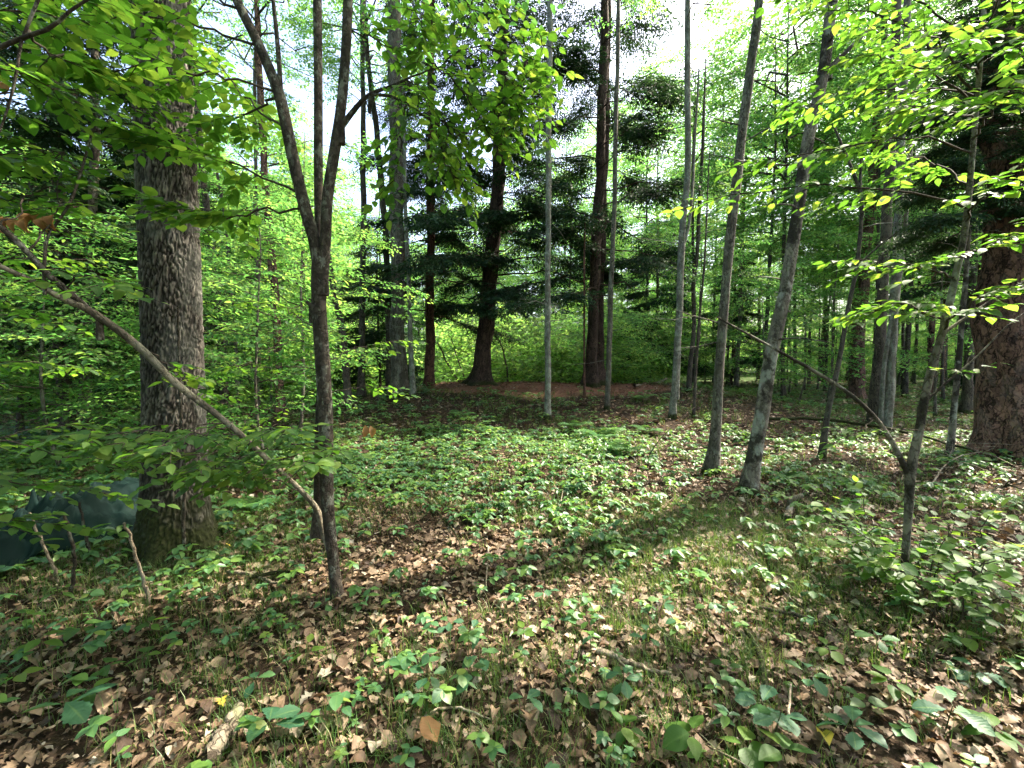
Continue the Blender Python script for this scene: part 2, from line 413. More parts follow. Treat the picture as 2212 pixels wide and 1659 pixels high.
B_OAK = bark_mat("oak_bark", (0.158, 0.141, 0.116), (0.019, 0.016, 0.012), (0.20, 0.20, 0.17), 0.3, plate=26, stretch=0.24, depth=0.02, moss_h=0.62, crack=0.30, spots=2.0)
B_SAPLING = bark_mat("mottled_sapling_bark", (0.070, 0.056, 0.042), (0.030, 0.023, 0.017), (0.20, 0.20, 0.16), 0.7, plate=40, stretch=0.5, depth=0.004, spots=11.0, dark=(0.020, 0.016, 0.012))
B_MOTTLE = bark_mat("lichen_patched_bark", (0.17, 0.148, 0.118), (0.085, 0.070, 0.054), (0.29, 0.29, 0.245), 0.8, plate=30, stretch=0.4, depth=0.008, spots=3.2, dark=(0.022, 0.017, 0.012), dark_amt=0.9, moss_h=0.16)
B_GREY = bark_mat("grey_ridged_bark", (0.155, 0.138, 0.110), (0.045, 0.037, 0.028), (0.20, 0.215, 0.165), 0.45, plate=34, stretch=0.2, depth=0.013, spots=4.0, dark=(0.06, 0.05, 0.036), dark_amt=0.6, moss_h=0.16)
B_PALE = bark_mat("pale_lichen_bark", (0.19, 0.185, 0.155), (0.095, 0.088, 0.07), (0.25, 0.28, 0.22), 0.6, plate=30, stretch=0.4, depth=0.007, spots=6.0, dark=(0.09, 0.08, 0.06), dark_amt=0.6, moss_h=0.16)
B_PALESTEM = bark_mat("sun_paled_stem", (0.24, 0.205, 0.145), (0.10, 0.082, 0.058), (0.15, 0.15, 0.11), 0.5, plate=40, stretch=0.3, depth=0.003, spots=4.0, dark=(0.045, 0.036, 0.026), dark_amt=0.75)  # paler than the fork: sunlight on the stem is put into its colour
B_HEMLOCK = bark_mat("hemlock_bark", (0.075, 0.048, 0.036), (0.016, 0.011, 0.009), None, plate=26, stretch=0.2, depth=0.012, moss_h=0.16)
B_RED = bark_mat("red_hemlock_bark", (0.13, 0.065, 0.045), (0.03, 0.016, 0.012), None, plate=26, stretch=0.2, depth=0.012)
B_PINE = bark_mat("pine_plate_bark", (0.19, 0.105, 0.076), (0.026, 0.015, 0.011), (0.22, 0.17, 0.14), 0.3, plate=20, stretch=0.30, depth=0.02, crack=0.22)
B_DARK = bark_mat("dark_trunk_bark", (0.085, 0.070, 0.054), (0.022, 0.018, 0.014), (0.13, 0.135, 0.10), 0.35, plate=28, stretch=0.25, depth=0.008, moss_h=0.16)
B_TWIG = bark_mat("twig_bark", (0.065, 0.050, 0.037), (0.03, 0.023, 0.017), None, plate=60, stretch=0.3, depth=0.001)
B_DEADWOOD = bark_mat("bleached_deadwood", (0.27, 0.215, 0.155), (0.10, 0.075, 0.05), (0.26, 0.27, 0.22), 0.45, plate=50, stretch=0.2, depth=0.003)
B_MOSSWOOD = bark_mat("rotting_wood", (0.20, 0.165, 0.12), (0.05, 0.038, 0.026), (0.16, 0.19, 0.08), 0.5, plate=30, stretch=0.25, depth=0.006)

def ground_material():
    m, nt, out = new_mat("forest_soil")
    tc = N(nt, "ShaderNodeTexCoord")
    n1 = N(nt, "ShaderNodeTexNoise"); n1.inputs["Scale"].default_value = 26; n1.inputs["Detail"].default_value = 10; n1.inputs["Roughness"].default_value = 0.7
    n2 = N(nt, "ShaderNodeTexVoronoi"); n2.inputs["Scale"].default_value = 16
    n3 = N(nt, "ShaderNodeTexNoise"); n3.inputs["Scale"].default_value = 0.6; n3.inputs["Detail"].default_value = 4
    for n in (n1, n2, n3): nt.links.new(tc.outputs["Object"], n.inputs["Vector"])
    c1 = ramp(nt, [(0.32, (0.012, 0.008, 0.005)), (0.55, (0.034, 0.023, 0.014)), (0.75, (0.10, 0.066, 0.038))]); nt.links.new(n1.outputs[0], c1.inputs[0])
    c2 = ramp(nt, [(0.3, (0.085, 0.040, 0.025)), (0.55, (0.17, 0.085, 0.055)), (0.8, (0.28, 0.16, 0.105))]); nt.links.new(n1.outputs[0], c2.inputs[0])
    at = N(nt, "ShaderNodeAttribute", attribute_name="lf"); sp = N(nt, "ShaderNodeSeparateXYZ"); nt.links.new(at.outputs["Vector"], sp.inputs[0])
    ma = N(nt, "ShaderNodeMath", operation='MULTIPLY_ADD'); nt.links.new(n3.outputs[0], ma.inputs[0]); ma.inputs[1].default_value = 0.5; nt.links.new(sp.outputs[0], ma.inputs[2])
    mr = N(nt, "ShaderNodeMapRange"); mr.inputs[1].default_value = 0.55; mr.inputs[2].default_value = 0.8; nt.links.new(ma.outputs[0], mr.inputs[0])
    mx = N(nt, "ShaderNodeMixRGB"); nt.links.new(mr.outputs[0], mx.inputs[0]); nt.links.new(c1.outputs[0], mx.inputs[1]); nt.links.new(c2.outputs[0], mx.inputs[2])
    # green mossy/grassy tint far away where single plants are too small to build
    gr = N(nt, "ShaderNodeMixRGB"); nt.links.new(sp.outputs[1], gr.inputs[0]); nt.links.new(mx.outputs[0], gr.inputs[1]); gr.inputs[2].default_value = (0.055, 0.095, 0.028, 1)
    pb = N(nt, "ShaderNodeBsdfPrincipled", i_Roughness=0.95); pb.inputs["Specular IOR Level"].default_value = 0.1
    nt.links.new(gr.outputs[0], pb.inputs["Base Color"])
    bp = N(nt, "ShaderNodeBump"); bp.inputs["Distance"].default_value = 0.03; bp.inputs["Strength"].default_value = 0.9
    nt.links.new(n1.outputs[0], bp.inputs["Height"]); nt.links.new(bp.outputs[0], pb.inputs["Normal"]); nt.links.new(pb.outputs[0], out.inputs[0])
    return m

def tarp_material():
    m, nt, out = new_mat("green_tarpaulin")
    tc = N(nt, "ShaderNodeTexCoord")
    n1 = N(nt, "ShaderNodeTexNoise"); n1.inputs["Scale"].default_value = 3.5; n1.inputs["Detail"].default_value = 6; nt.links.new(tc.outputs["Object"], n1.inputs["Vector"])
    c = ramp(nt, [(0.3, (0.004, 0.013, 0.011)), (0.6, (0.007, 0.022, 0.019)), (0.8, (0.018, 0.034, 0.028))]); nt.links.new(n1.outputs[0], c.inputs[0])
    w1 = N(nt, "ShaderNodeTexWave", wave_type='BANDS', bands_direction='X'); w1.inputs["Scale"].default_value = 70
    w2 = N(nt, "ShaderNodeTexWave", wave_type='BANDS', bands_direction='Y'); w2.inputs["Scale"].default_value = 70
    for w in (w1, w2): nt.links.new(tc.outputs["Object"], w.inputs["Vector"])
    ad = N(nt, "ShaderNodeMath", operation='ADD'); nt.links.new(w1.outputs["Fac"], ad.inputs[0]); nt.links.new(w2.outputs["Fac"], ad.inputs[1])
    bp = N(nt, "ShaderNodeBump"); bp.inputs["Distance"].default_value = 0.0008; bp.inputs["Strength"].default_value = 0.5; nt.links.new(ad.outputs[0], bp.inputs["Height"])
    rr = N(nt, "ShaderNodeMapRange"); rr.inputs[3].default_value = 0.6; rr.inputs[4].default_value = 0.85; nt.links.new(n1.outputs[0], rr.inputs[0])
    pb = N(nt, "ShaderNodeBsdfPrincipled"); pb.inputs["Specular IOR Level"].default_value = 0.12
    nt.links.new(rr.outputs[0], pb.inputs["Roughness"])
    nt.links.new(c.outputs[0], pb.inputs["Base Color"]); nt.links.new(bp.outputs[0], pb.inputs["Normal"]); nt.links.new(pb.outputs[0], out.inputs[0])
    return m

# ------------------------------------------------------------------ ground
def build_ground():
    u = np.linspace(-1, 1, 201)
    xs = np.sinh(u * 4.6) / math.sinh(4.6) * 160
    v = np.linspace(0, 1, 261)
    ys = -14 + 190 * (0.22 * v + 0.78 * v ** 2.4)
    X, Y = np.meshgrid(xs, ys)
    Z = gz(X, Y)
    V = np.stack([X, Y, Z], -1).reshape(-1, 3)
    ny, nx = X.shape
    i = np.arange(ny - 1)[:, None] * nx; j = np.arange(nx - 1)[None]
    F = np.stack([i + j, i + j + 1, i + nx + j + 1, i + nx + j], -1).reshape(-1, 4)
    needle = needle_mask(X, Y)
    green = 0.75 * smooth(13, 22, np.hypot(X, Y)) * (1 - needle)
    lf = np.stack([needle, green, np.zeros_like(X)], -1).reshape(-1, 3)
    mb = MB(); mb.add(V, F, lf)
    o = mb.build("ground", ground_material())
    tag(o, "forest floor of dark soil with a reddish needle-covered mound", None, None, "structure")
    return o

def needle_mask(x, y):
    x = np.asarray(x, float); y = np.asarray(y, float)
    e = ((x - 1.1) / 5.0) ** 2 + ((y - 15.2) / 2.7) ** 2
    return 1 - smooth(0.55, 1.15, e)

build_ground()

# ------------------------------------------------------------------ leaf shapes (length 1 along +X, normal +Z; lf = along, lateral, tone)
def leaf_shape(prof, fold=0.18, droop=0.18, stations=6, ragged=0.0, curl=0.0, seed=0):
    r = np.random.default_rng(seed)
    t = np.linspace(0, 1, stations)
    w = np.interp(t, *zip(*prof))
    V = []; LF = []
    for i, (a, b) in enumerate(zip(t, w)):
        b1 = b * (1 + ragged * r.uniform(-1, 1)); b2 = b * (1 + ragged * r.uniform(-1, 1))
        z = -droop * a * a + curl * math.sin(a * 3.0) * 0.4
        V += [(a, -b1, z + fold * b1 + curl * b1 * r.uniform(0.2, 1.4)), (a, 0, z), (a, b2, z + fold * b2 + curl * b2 * r.uniform(0.2, 1.4))]
        LF += [(a, -1, 0), (a, 0, 0), (a, 1, 0)]
    F = []
    for i in range(stations - 1):
        k = i * 3
        F += [(k, k + 1, k + 4, k + 3), (k + 1, k + 2, k + 5, k + 4)]
    mb = MB(); mb.add(V, np.array(F), LF)
    return tpl_of(mb)

BEECH = [(0, 0.015), (0.12, 0.16), (0.35, 0.285), (0.55, 0.275), (0.78, 0.16), (0.92, 0.05), (1, 0.004)]
ROUND = [(0, 0.03), (0.12, 0.27), (0.35, 0.40), (0.6, 0.37), (0.82, 0.2), (0.94, 0.07), (1, 0.004)]
NARROW = [(0, 0.01), (0.2, 0.12), (0.45, 0.17), (0.75, 0.11), (1, 0.004)]
OAKP = [(0, 0.01), (0.08, 0.04), (0.2, 0.20), (0.27, 0.10), (0.38, 0.28), (0.46, 0.14), (0.58, 0.35), (0.66, 0.18), (0.78, 0.30), (0.84, 0.16), (0.92, 0.16), (1, 0.02)]
OAKP8 = [(0, 0.012), (0.125, 0.06), (0.25, 0.22), (0.375, 0.11), (0.5, 0.32), (0.625, 0.15), (0.75, 0.30), (0.875, 0.12), (1, 0.03)]
CHEST = [(0, 0.01), (0.1, 0.07), (0.22, 0.16), (0.26, 0.13), (0.38, 0.26), (0.42, 0.225), (0.54, 0.33), (0.58, 0.285), (0.69, 0.33), (0.73, 0.27), (0.82, 0.24), (0.86, 0.18), (0.93, 0.12), (1, 0.01)]
L_BEECH = [leaf_shape(BEECH, 0.20, 0.16, 7), leaf_shape(BEECH, 0.08, 0.30, 7), leaf_shape(BEECH, 0.32, 0.05, 7), leaf_shape(ROUND, 0.14, 0.2, 7)]
def hex_leaf(w1, w2, cup, droop):
    mb = MB()
    mb.add([(0, 0, 0), (0.3, -w1, cup), (0.68, -w2, cup - droop * .4), (1, 0, -droop), (0.68, w2, cup - droop * .4), (0.3, w1, cup)], np.array([(0, 1, 2, 3), (0, 3, 4, 5)]), [(0, 0, 0), (.3, -1, 0), (.68, -1, 0), (1, 0, 0), (.68, 1, 0), (.3, 1, 0)])
    return tpl_of(mb)
L_MID = [hex_leaf(.27, .22, .07, .15), hex_leaf(.36, .28, .05, .2)]
L_ROUND = [leaf_shape(ROUND, 0.12, 0.2, 7), leaf_shape(ROUND, 0.24, 0.1, 7)]
L_OAK = [leaf_shape(CHEST, 0.12, 0.2, 27, 0.06, 0, 3), leaf_shape(CHEST, 0.2, 0.1, 27, 0.08, 0.05, 4)]
L_DEAD = [leaf_shape(OAKP8, 0.1, 0.1, 9, 0.15, 0.35, 5), leaf_shape(OAKP8, 0.5, 0.3, 9, 0.15, 0.5, 6), leaf_shape(OAKP8, -0.2, -0.25, 9, 0.15, 0.25, 7),
          leaf_shape(BEECH, 0.35, 0.25, 5, 0.15, 0.6, 8), leaf_shape(ROUND, -0.2, -0.3, 5, 0.2, 0.5, 9), leaf_shape(OAKP8, 0.05, 0.05, 9, 0.2, 0.12, 10)]
L_DEADLOW = [leaf_shape(BEECH, 0.4, 0.25, 3, 0.2, 0.6, 18), leaf_shape(ROUND, -0.2, -0.3, 3, 0.2, 0.5, 19), leaf_shape(OAKP8, 0.1, 0.1, 4, 0.15, 0.4, 20)]
def far_leaf():
    mb = MB()
    mb.add([(0, 0, 0), (0.5, -0.28, 0.07), (1, 0, -0.12), (0.5, 0.28, 0.07)], np.array([(0, 1, 2), (0, 2, 3)]), [(0, 0, 0), (.5, -1, 0), (1, 0, 0), (.5, 1, 0)])
    return tpl_of(mb)
L_FAR = far_leaf()

# ------------------------------------------------------------------ sprays (twig with leaves), used to fill crowns
def spray(n, length, leaf, lsize, seed, flat=0.22, sub=3, twig_mi=0, leaf_mi=1):
    r = np.random.default_rng(seed)
    mb = MB()
    twigs = [(np.zeros(3), np.array([1.0, 0, 0.0]), length)]
    for s in range(sub):
        t = 0.18 + 0.6 * (s + 0.5) / sub
        sg = 1 if s % 2 else -1
        a = sg * r.uniform(0.6, 1.0)
        twigs.append((np.array([t * length, 0, 0.02 - 0.10 * t * t * length]), np.array([math.cos(a), math.sin(a), r.uniform(-.15, .1)]), length * (0.75 - 0.4 * t)))
    tot = sum(t[2] for t in twigs)
    for p0, d, L in twigs:
        k = 4
        s = np.linspace(0, 1, k)[:, None]
        pts = p0 + d * L * s + np.array([0, 0, -0.12 * L]) * s * s
        tube(mb, pts, np.linspace(0.0035, 0.001, k) * (1.3 if L == length else 1), 3, twig_mi)
        m = max(3, int(n * L / tot))
        tt = np.linspace(0.12, 1.0, m)
        pos = p0 + d * L * tt[:, None] + np.array([0, 0, -0.12 * L]) * (tt ** 2)[:, None]
        side = np.where(np.arange(m) % 2, 1, -1) * r.uniform(0.6, 1.15, m); side[-1] *= 0.2
        h = np.array([-d[1], d[0], 0.0])
        dirs = d * np.cos(side)[:, None] + h * np.sin(side)[:, None] + np.stack([np.zeros(m), np.zeros(m), r.normal(-0.12, 0.22, m)], -1)
        nr = np.stack([r.normal(0, flat, m), r.normal(0, flat, m), np.ones(m)], -1)
        sz = lsize * r.uniform(0.65, 1.15, m)
        lf = leaf[r.integers(len(leaf))]
        M = frames(dirs, nr) * sz[:, None, None]
        V, LF, Fs = lf
        scatter(mb, (V, LF, {kk: (F, np.full(len(F), leaf_mi)) for kk, (F, mi) in Fs.items()}), M, pos, r.uniform(0, 1, m))
    return tpl_of(mb)

SPR_MID = [spray(30, 0.75, L_MID, 0.095, 100 + i) for i in range(5)]
SPR_FAR = [spray(26, 0.95, [L_FAR], 0.125, 200 + i, 0.45) for i in range(5)]
SPR_XFAR = [spray(24, 1.5, [L_FAR], 0.21, 260 + i, 0.55, 4) for i in range(5)]

def hemlock_spray(seed, dense=1.0):
    r = np.random.default_rng(seed); mb = MB()
    L = 1.0
    k = 5; s = np.linspace(0, 1, k)[:, None]
    pts = np.array([1.0, 0, 0]) * s * L + np.array([0, 0, -0.22]) * s * s
    tube(mb, pts, np.linspace(0.006, 0.0015, k), 3, 0)
    nb = 11
    for i in range(nb):
        t = 0.08 + 0.9 * i / nb
        p0 = np.array([t * L, 0, -0.22 * t * t]); a = (1 if i % 2 else -1) * r.uniform(0.65, 1.05)
        bl = (0.42 - 0.32 * t) * r.uniform(0.7, 1.2)
        d = np.array([math.cos(a), math.sin(a), r.uniform(-0.35, -0.02)])
        m = max(3, int(bl / 0.048 * dense))
        tt = np.linspace(0.1, 1, m)
        pos = p0 + d * bl * tt[:, None]
        sg = np.where(np.arange(m) % 2, 1, -1) * r.uniform(0.5, 1.0, m)
        h = norm(np.array([-d[1], d[0], 0]))
        dirs = d * np.cos(sg)[:, None] + h * np.sin(sg)[:, None] + np.stack([np.zeros(m), np.zeros(m), r.normal(-.15, .25, m)], -1)
        M = frames(dirs, np.stack([r.normal(0, .35, m), r.normal(0, .35, m), np.ones(m)], -1)) * (r.uniform(0.085, 0.145, m))[:, None, None]
        V = np.array([(0, 0, 0), (0.5, -0.19, 0), (1, 0, -0.1), (0.5, 0.19, 0)], float)
        scatter(mb, (V, np.zeros((4, 3)), {4: (np.array([(0, 1, 2, 3)]), np.array([1]))}), M, pos, r.uniform(0, 1, m))
    return tpl_of(mb)
SPR_HEM = [hemlock_spray(300 + i) for i in range(4)]

def place_sprays(mb, sprays, pos, dirs, scale, r, tilt=0.22):
    n = len(pos)
    if n == 0: return
    nr = np.stack([r.normal(0, tilt, n), r.normal(0, tilt, n), np.ones(n)], -1)
    M = frames(dirs, nr) * np.asarray(scale)[:, None, None]
    which = r.integers(len(sprays), size=n); rv = r.uniform(0, 1, n)
    for k in range(len(sprays)):
        q = which == k
        scatter(mb, sprays[k], M[q], pos[q], rv[q])

def crown_mesh(name, seed, base, top, radius, nbr, per, sprays, mats, sscale=1.0, shape='round', low=0.0, up=0.5, r_br=0.035):
    """branches and leaf sprays round the z axis between base and top"""
    r = np.random.default_rng(seed); mb = MB()
    for b in range(nbr):
        f = (b + r.uniform(0, 1)) / nbr
        z0 = base + (top - base) * f * 0.92
        if shape == 'round': R = radius * math.sqrt(max(0.05, 1 - (1.75 * f - 0.8) ** 2)) * r.uniform(0.65, 1.1)
        elif shape == 'cone': R = radius * (1 - 0.85 * f) * r.uniform(0.7, 1.1)
        else: R = radius * (1 - 0.45 * f) * r.uniform(0.55, 1.15)
        a = b * 2.399 + r.uniform(-0.5, 0.5)
        d = np.array([math.cos(a), math.sin(a), 0.0])
        upk = up * r.uniform(0.5, 1.3)
        k = 6; s = np.linspace(0, 1, k)[:, None]
        pts = np.array([0, 0, z0]) + d * R * s + np.array([0, 0, 1.0]) * R * (upk * s - upk * 0.45 * s * s) + np.concatenate([np.zeros((1, 3)), r.normal(0, 0.05 * R, (k - 1, 3))])
        tube(mb, pts, np.linspace(r_br * R / radius, 0.004, k), 4, 0)
        m = int(per * r.uniform(0.7, 1.3) * max(0.35, R / radius))
        t = r.uniform(0.22, 1.0, m) ** 0.8
        idx = t * (k - 1); i0 = np.clip(idx.astype(int), 0, k - 2); fr = (idx - i0)[:, None]
        pos = pts[i0] * (1 - fr) + pts[i0 + 1] * fr
        pos = pos + np.stack([r.normal(0, 0.10 * R, m), r.normal(0, 0.10 * R, m), r.normal(0, 0.05 * R + 0.05, m)], -1)
        sa = r.uniform(-1.2, 1.2, m)
        dirs = np.stack([np.cos(a + sa), np.sin(a + sa), r.normal(-0.05 - low, 0.18, m)], -1)
        place_sprays(mb, sprays, pos, dirs, sscale * r.uniform(0.75, 1.25, m), r)
    return mb.mesh(name, mats)

def hemlock_crown(name, seed, base, top, radius, nbr, mats, bare=0.35):
    r = np.random.default_rng(seed); mb = MB()
    for b in range(nbr):
        f = (b + r.uniform(0, 1)) / nbr
        z0 = base + (top - base) * f
        R = radius * (1 - 0.72 * f) * r.uniform(0.6, 1.1)
        a = b * 2.399 + r.uniform(-0.6, 0.6)
        d = np.array([math.cos(a), math.sin(a), 0.0])
        k = 7; s = np.linspace(0, 1, k)[:, None]
        pts = np.array([0, 0, z0]) + d * R * s + np.array([0, 0, 1.0]) * R * (r.uniform(-0.02, 0.22) * s - r.uniform(0.10, 0.34) * s * s) + np.concatenate([np.zeros((1, 3)), r.normal(0, 0.03 * R, (k - 1, 3))])
        tube(mb, pts, np.linspace(0.030 * (1 - 0.5 * f) + 0.004, 0.004, k), 4, 0)
        isbare = r.uniform() < bare * (1 - f) * 1.6
        m = int((10 if isbare else (50 if f < .55 else 38)) * R / radius * r.uniform(0.7, 1.2)) + 2
        t = r.uniform(0.30 if not isbare else 0.55, 1.0, m)
        idx = t * (k - 1); i0 = np.clip(idx.astype(int), 0, k - 2); fr = (idx - i0)[:, None]
        pos = pts[i0] * (1 - fr) + pts[i0 + 1] * fr
        sa = np.where(r.uniform(size=m) < .5, 1, -1) * r.uniform(0.15, 1.1, m)
        dirs = np.stack([np.cos(a + sa), np.sin(a + sa), r.normal(-0.18, 0.15, m)], -1)
        place_sprays(mb, SPR_HEM, pos, dirs, r.uniform(0.8, 1.4, m) * (0.65 + 0.35 * R / radius), r, 0.3)
        # bare side twigs
        for q in range(5):
            tq = r.uniform(0.15, 0.9); iq = min(int(tq * (k - 1)), k - 2); p0 = pts[iq] * (1 - (tq * (k - 1) - iq)) + pts[iq + 1] * (tq * (k - 1) - iq)
            aq = a + r.choice([-1, 1]) * r.uniform(0.5, 1.2); L = r.uniform(0.3, 0.9) * R / radius + 0.15
            dq = np.array([math.cos(aq), math.sin(aq), r.uniform(-0.4, 0.15)])
            tube(mb, [p0, p0 + dq * L * .5 + r.normal(0, .03, 3), p0 + dq * L + np.array([0, 0, -0.06])], [0.007, 0.005, 0.002], 3, 0)
    return mb.mesh(name, mats)

CROWN = [crown_mesh("broadleaf_crown", 11, 0.0, 7.0, 3.1, 22, 15, SPR_MID, [B_TWIG, M_LEAF_FAR]),
         crown_mesh("broadleaf_crown", 12, 0.0, 8.0, 3.6, 24, 14, SPR_MID, [B_TWIG, M_LEAF_FAR]),
         crown_mesh("broadleaf_crown", 13, 0.0, 6.0, 2.6, 20, 13, SPR_MID, [B_TWIG, M_LEAF_FAR])]
SAPLING = [crown_mesh("sapling_crown", 21, 0.8, 5.2, 1.7, 20, 13, SPR_MID, [B_TWIG, M_LEAF_FAR], 0.9, 'tall', 0.05, 0.22, 0.013),
           crown_mesh("sapling_crown", 22, 0.6, 4.0, 1.4, 17, 12, SPR_MID, [B_TWIG, M_LEAF_FAR], 0.85, 'tall', 0.05, 0.18, 0.012),
           crown_mesh("sapling_crown", 23, 1.4, 7.0, 2.0, 22, 14, SPR_MID, [B_TWIG, M_LEAF_FAR], 0.95, 'tall', 0.05, 0.25, 0.015)]
FAR = [crown_mesh("far_crown", 31, 4.0, 15.0, 3.6, 26, 26, SPR_FAR, [B_TWIG, M_LEAF_FAR], 1.2, 'round', 0.1, 0.5, 0.05),
       crown_mesh("far_crown", 32, 5.0, 18.0, 4.2, 28, 28, SPR_FAR, [B_TWIG, M_LEAF_FAR], 1.3, 'round', 0.1, 0.5, 0.05),
       crown_mesh("far_crown", 33, 2.0, 12.0, 3.2, 26, 26, SPR_FAR, [B_TWIG, M_LEAF_FAR], 1.2, 'tall', 0.1, 0.4, 0.05)]
XFAR = [crown_mesh("distant_crown", 36, 1.0, 16.0, 5.0, 30, 22, SPR_XFAR, [B_TWIG, M_LEAF_FAR], 1.3, 'round', 0.1, 0.5, 0.05),
        crown_mesh("distant_crown", 37, 2.0, 20.0, 5.5, 30, 24, SPR_XFAR, [B_TWIG, M_LEAF_FAR], 1.3, 'tall', 0.1, 0.5, 0.05)]
BUSH = [crown_mesh("bush_foliage", 41, 0.1, 2.2, 1.5, 20, 14, SPR_FAR, [B_TWIG, M_LEAF_SUNBRIGHT], 0.8, 'tall', 0.0, 0.5, 0.012),
        crown_mesh("bush_foliage", 42, 0.1, 3.2, 1.8, 24, 14, SPR_FAR, [B_TWIG, M_LEAF_SUNBRIGHT], 0.9, 'tall', 0.0, 0.5, 0.012)]
HEM = [hemlock_crown("hemlock_crown", 51, 1.6, 15.0, 4.2, 76, [B_HEMLOCK, M_NEEDLE], 0.12),
       hemlock_crown("hemlock_crown", 52, 1.8, 17.0, 3.5, 62, [B_HEMLOCK, M_NEEDLE], 0.25),
       hemlock_crown("hemlock_crown", 53, 0.8, 9.0, 2.3, 44, [B_HEMLOCK, M_NEEDLE], 0.15)]

def link_mesh(name, me, parent, loc=(0, 0, 0), rz=0.0, s=1.0):
    o = bpy.data.objects.new(name, me); C.objects.link(o); o.parent = parent
    o.location = loc; o.rotation_euler = (0, 0, rz); o.scale = (s, s, s)
    return o

# ------------------------------------------------------------------ named trunks traced at their real distance
def trunk_path(pix, depth, base=None, height=None):
    """pix: (px,py,width) from the ground up; returns world points and radii, base sits on the ground"""
    pts = []; rad = []
    for i, q in enumerate(pix):
        px, py, w = q[:3]
        d = depth + (q[3] if len(q) > 3 else 0.0)
        p = P(px, py, d)
        if i == 0 and base is not None: p = np.array(base, float)
        pts.append(p)
        th = math.atan((px - 1106) / FPX)
        rad.append(0.5 * w * d / FPX * math.cos(th))
    pts = np.array(pts); rad = np.array(rad)
    if height and pts[-1][2] < height:
        d = pts[-1] - pts[max(-3, -len(pts))]; d = d / max(d[2], 0.2)
        d[:2] *= 0.5
        top = pts[-1] + d * (height - pts[-1][2])
        mid = pts[-1] + d * (height - pts[-1][2]) * 0.5
        pts = np.vstack([pts, mid, top]); rad = np.concatenate([rad, [rad[-1] * 0.7, rad[-1] * 0.25]])
    return pts, rad

def trunk_mesh(mb, pts, rad, k=12, flare=1.5, rough=0.05, seed=0, step=0.12, fl_h=0.35, mi=0):
    L = np.sum(np.linalg.norm(np.diff(pts, axis=0), axis=1))
    n = int(max(8, min(140, L / step)))
    q = cat_rom(np.column_stack([pts, rad]), n)
    p = q[:, :3]; r = np.maximum(q[:, 3], 0.003)
    rr = np.random.default_rng(seed)
    s = np.linspace(0, L, n)
    wob = np.stack([np.sin(s * 1.7 + rr.uniform(0, 6)) + 0.6 * np.sin(s * 3.9 + rr.uniform(0, 6)), np.sin(s * 1.5 + rr.uniform(0, 6)) + 0.6 * np.sin(s * 4.3 + rr.uniform(0, 6)), np.zeros(n)], -1) * (r * 0.12)[:, None]
    p = p + wob * smooth(0, 1, s)[:, None]
    r = r * (1 + (flare - 1) * np.exp(-s / fl_h))
    p = np.vstack([p[0] - np.array([0, 0, 0.12]), p]); r = np.concatenate([[r[0] * 1.08], r])
    tube(mb, p, r, k, mi, 0.5, rough, seed, 0.28 if flare > 1.12 and k >= 9 else 0.0)
    return p, r

ALL_TRUNKS = []      # (x, y, radius) keeps scattered plants out of the stems
def simple_tree(name, label, cat, pix, bark, depth=None, base_px=None, height=14, crown=None, crown_z=6.0, crown_s=1.0, k=12, flare=1.5, seed=1, group=None, rough=0.10, extra=None, ws=1.0, twigs=9):
    bp = base_px or pix[0][:2]
    base = G(*bp) if depth is None else None
    if depth is None: depth = base[1]
    else:
        b = P(bp[0], bp[1], depth); base = np.array([b[0], depth, float(gz(b[0], depth))])
    pts, rad = trunk_path(pix, depth, base, height); rad = rad * ws
    t = thing(name, base, label, cat, group)
    mb = MB(); p, r = trunk_mesh(mb, pts, rad, k, flare, rough, seed)
    tr = np.random.default_rng(seed + 900)
    for _ in range(twigs):                                   # dead side twigs and stubs on the lower stem
        zz = base[2] + tr.uniform(1.0, 7.5); i = int(np.argmin(np.abs(p[:, 2] - zz)))
        if p[i, 2] > height * .8 + base[2] or r[i] < 0.012: continue
        a = tr.uniform(0, 6.28); L = tr.choice([0.06, 0.25, 0.6, 1.1]) * tr.uniform(.6, 1.3); dv = np.array([math.cos(a), math.sin(a), tr.uniform(-.25, .45)])
        q0 = p[i] + dv * r[i] * .5; rr_ = min(r[i] * .22, 0.012) * (1.6 if L < .1 else 1)
        pp = [q0, q0 + dv * L * .45 + tr.normal(0, .03 * L, 3), q0 + dv * L + tr.normal(0, .06 * L, 3) + np.array([0, 0, -.1 * L])]
        tube(mb, pp, [rr_, rr_ * .75, rr_ * (.7 if L < .1 else .25)], 5)
        if L > .5:
            m_ = np.array(pp[1]); a2 = a + tr.choice([-1, 1]) * .8; d2 = np.array([math.cos(a2), math.sin(a2), tr.uniform(-.2, .3)])
            tube(mb, [m_, m_ + d2 * L * .3, m_ + d2 * L * .5 + np.array([0, 0, -.03])], [rr_ * .5, rr_ * .35, rr_ * .15], 4)
    if extra:
        for e in extra:
            ep, er = trunk_path(e, depth, None, None); trunk_mesh(mb, ep, er * ws, 8, 1.1, rough, seed + 5)
    mb.build("trunk", [bark], t, base)
    ALL_TRUNKS.append((base[0], base[1], rad[0] * 1.3))
    if crown is not None:
        # centre of the crown follows the stem at the crown's base height
        zz = base[2] + crown_z
        i = int(np.argmin(np.abs(p[:, 2] - zz - (height - crown_z) * 0.3)))
        off = np.array([p[i][0] - base[0], p[i][1] - base[1], crown_z])
        link_mesh("crown", crown, t, off, seed * 1.3, crown_s)
    return t, base, p, r

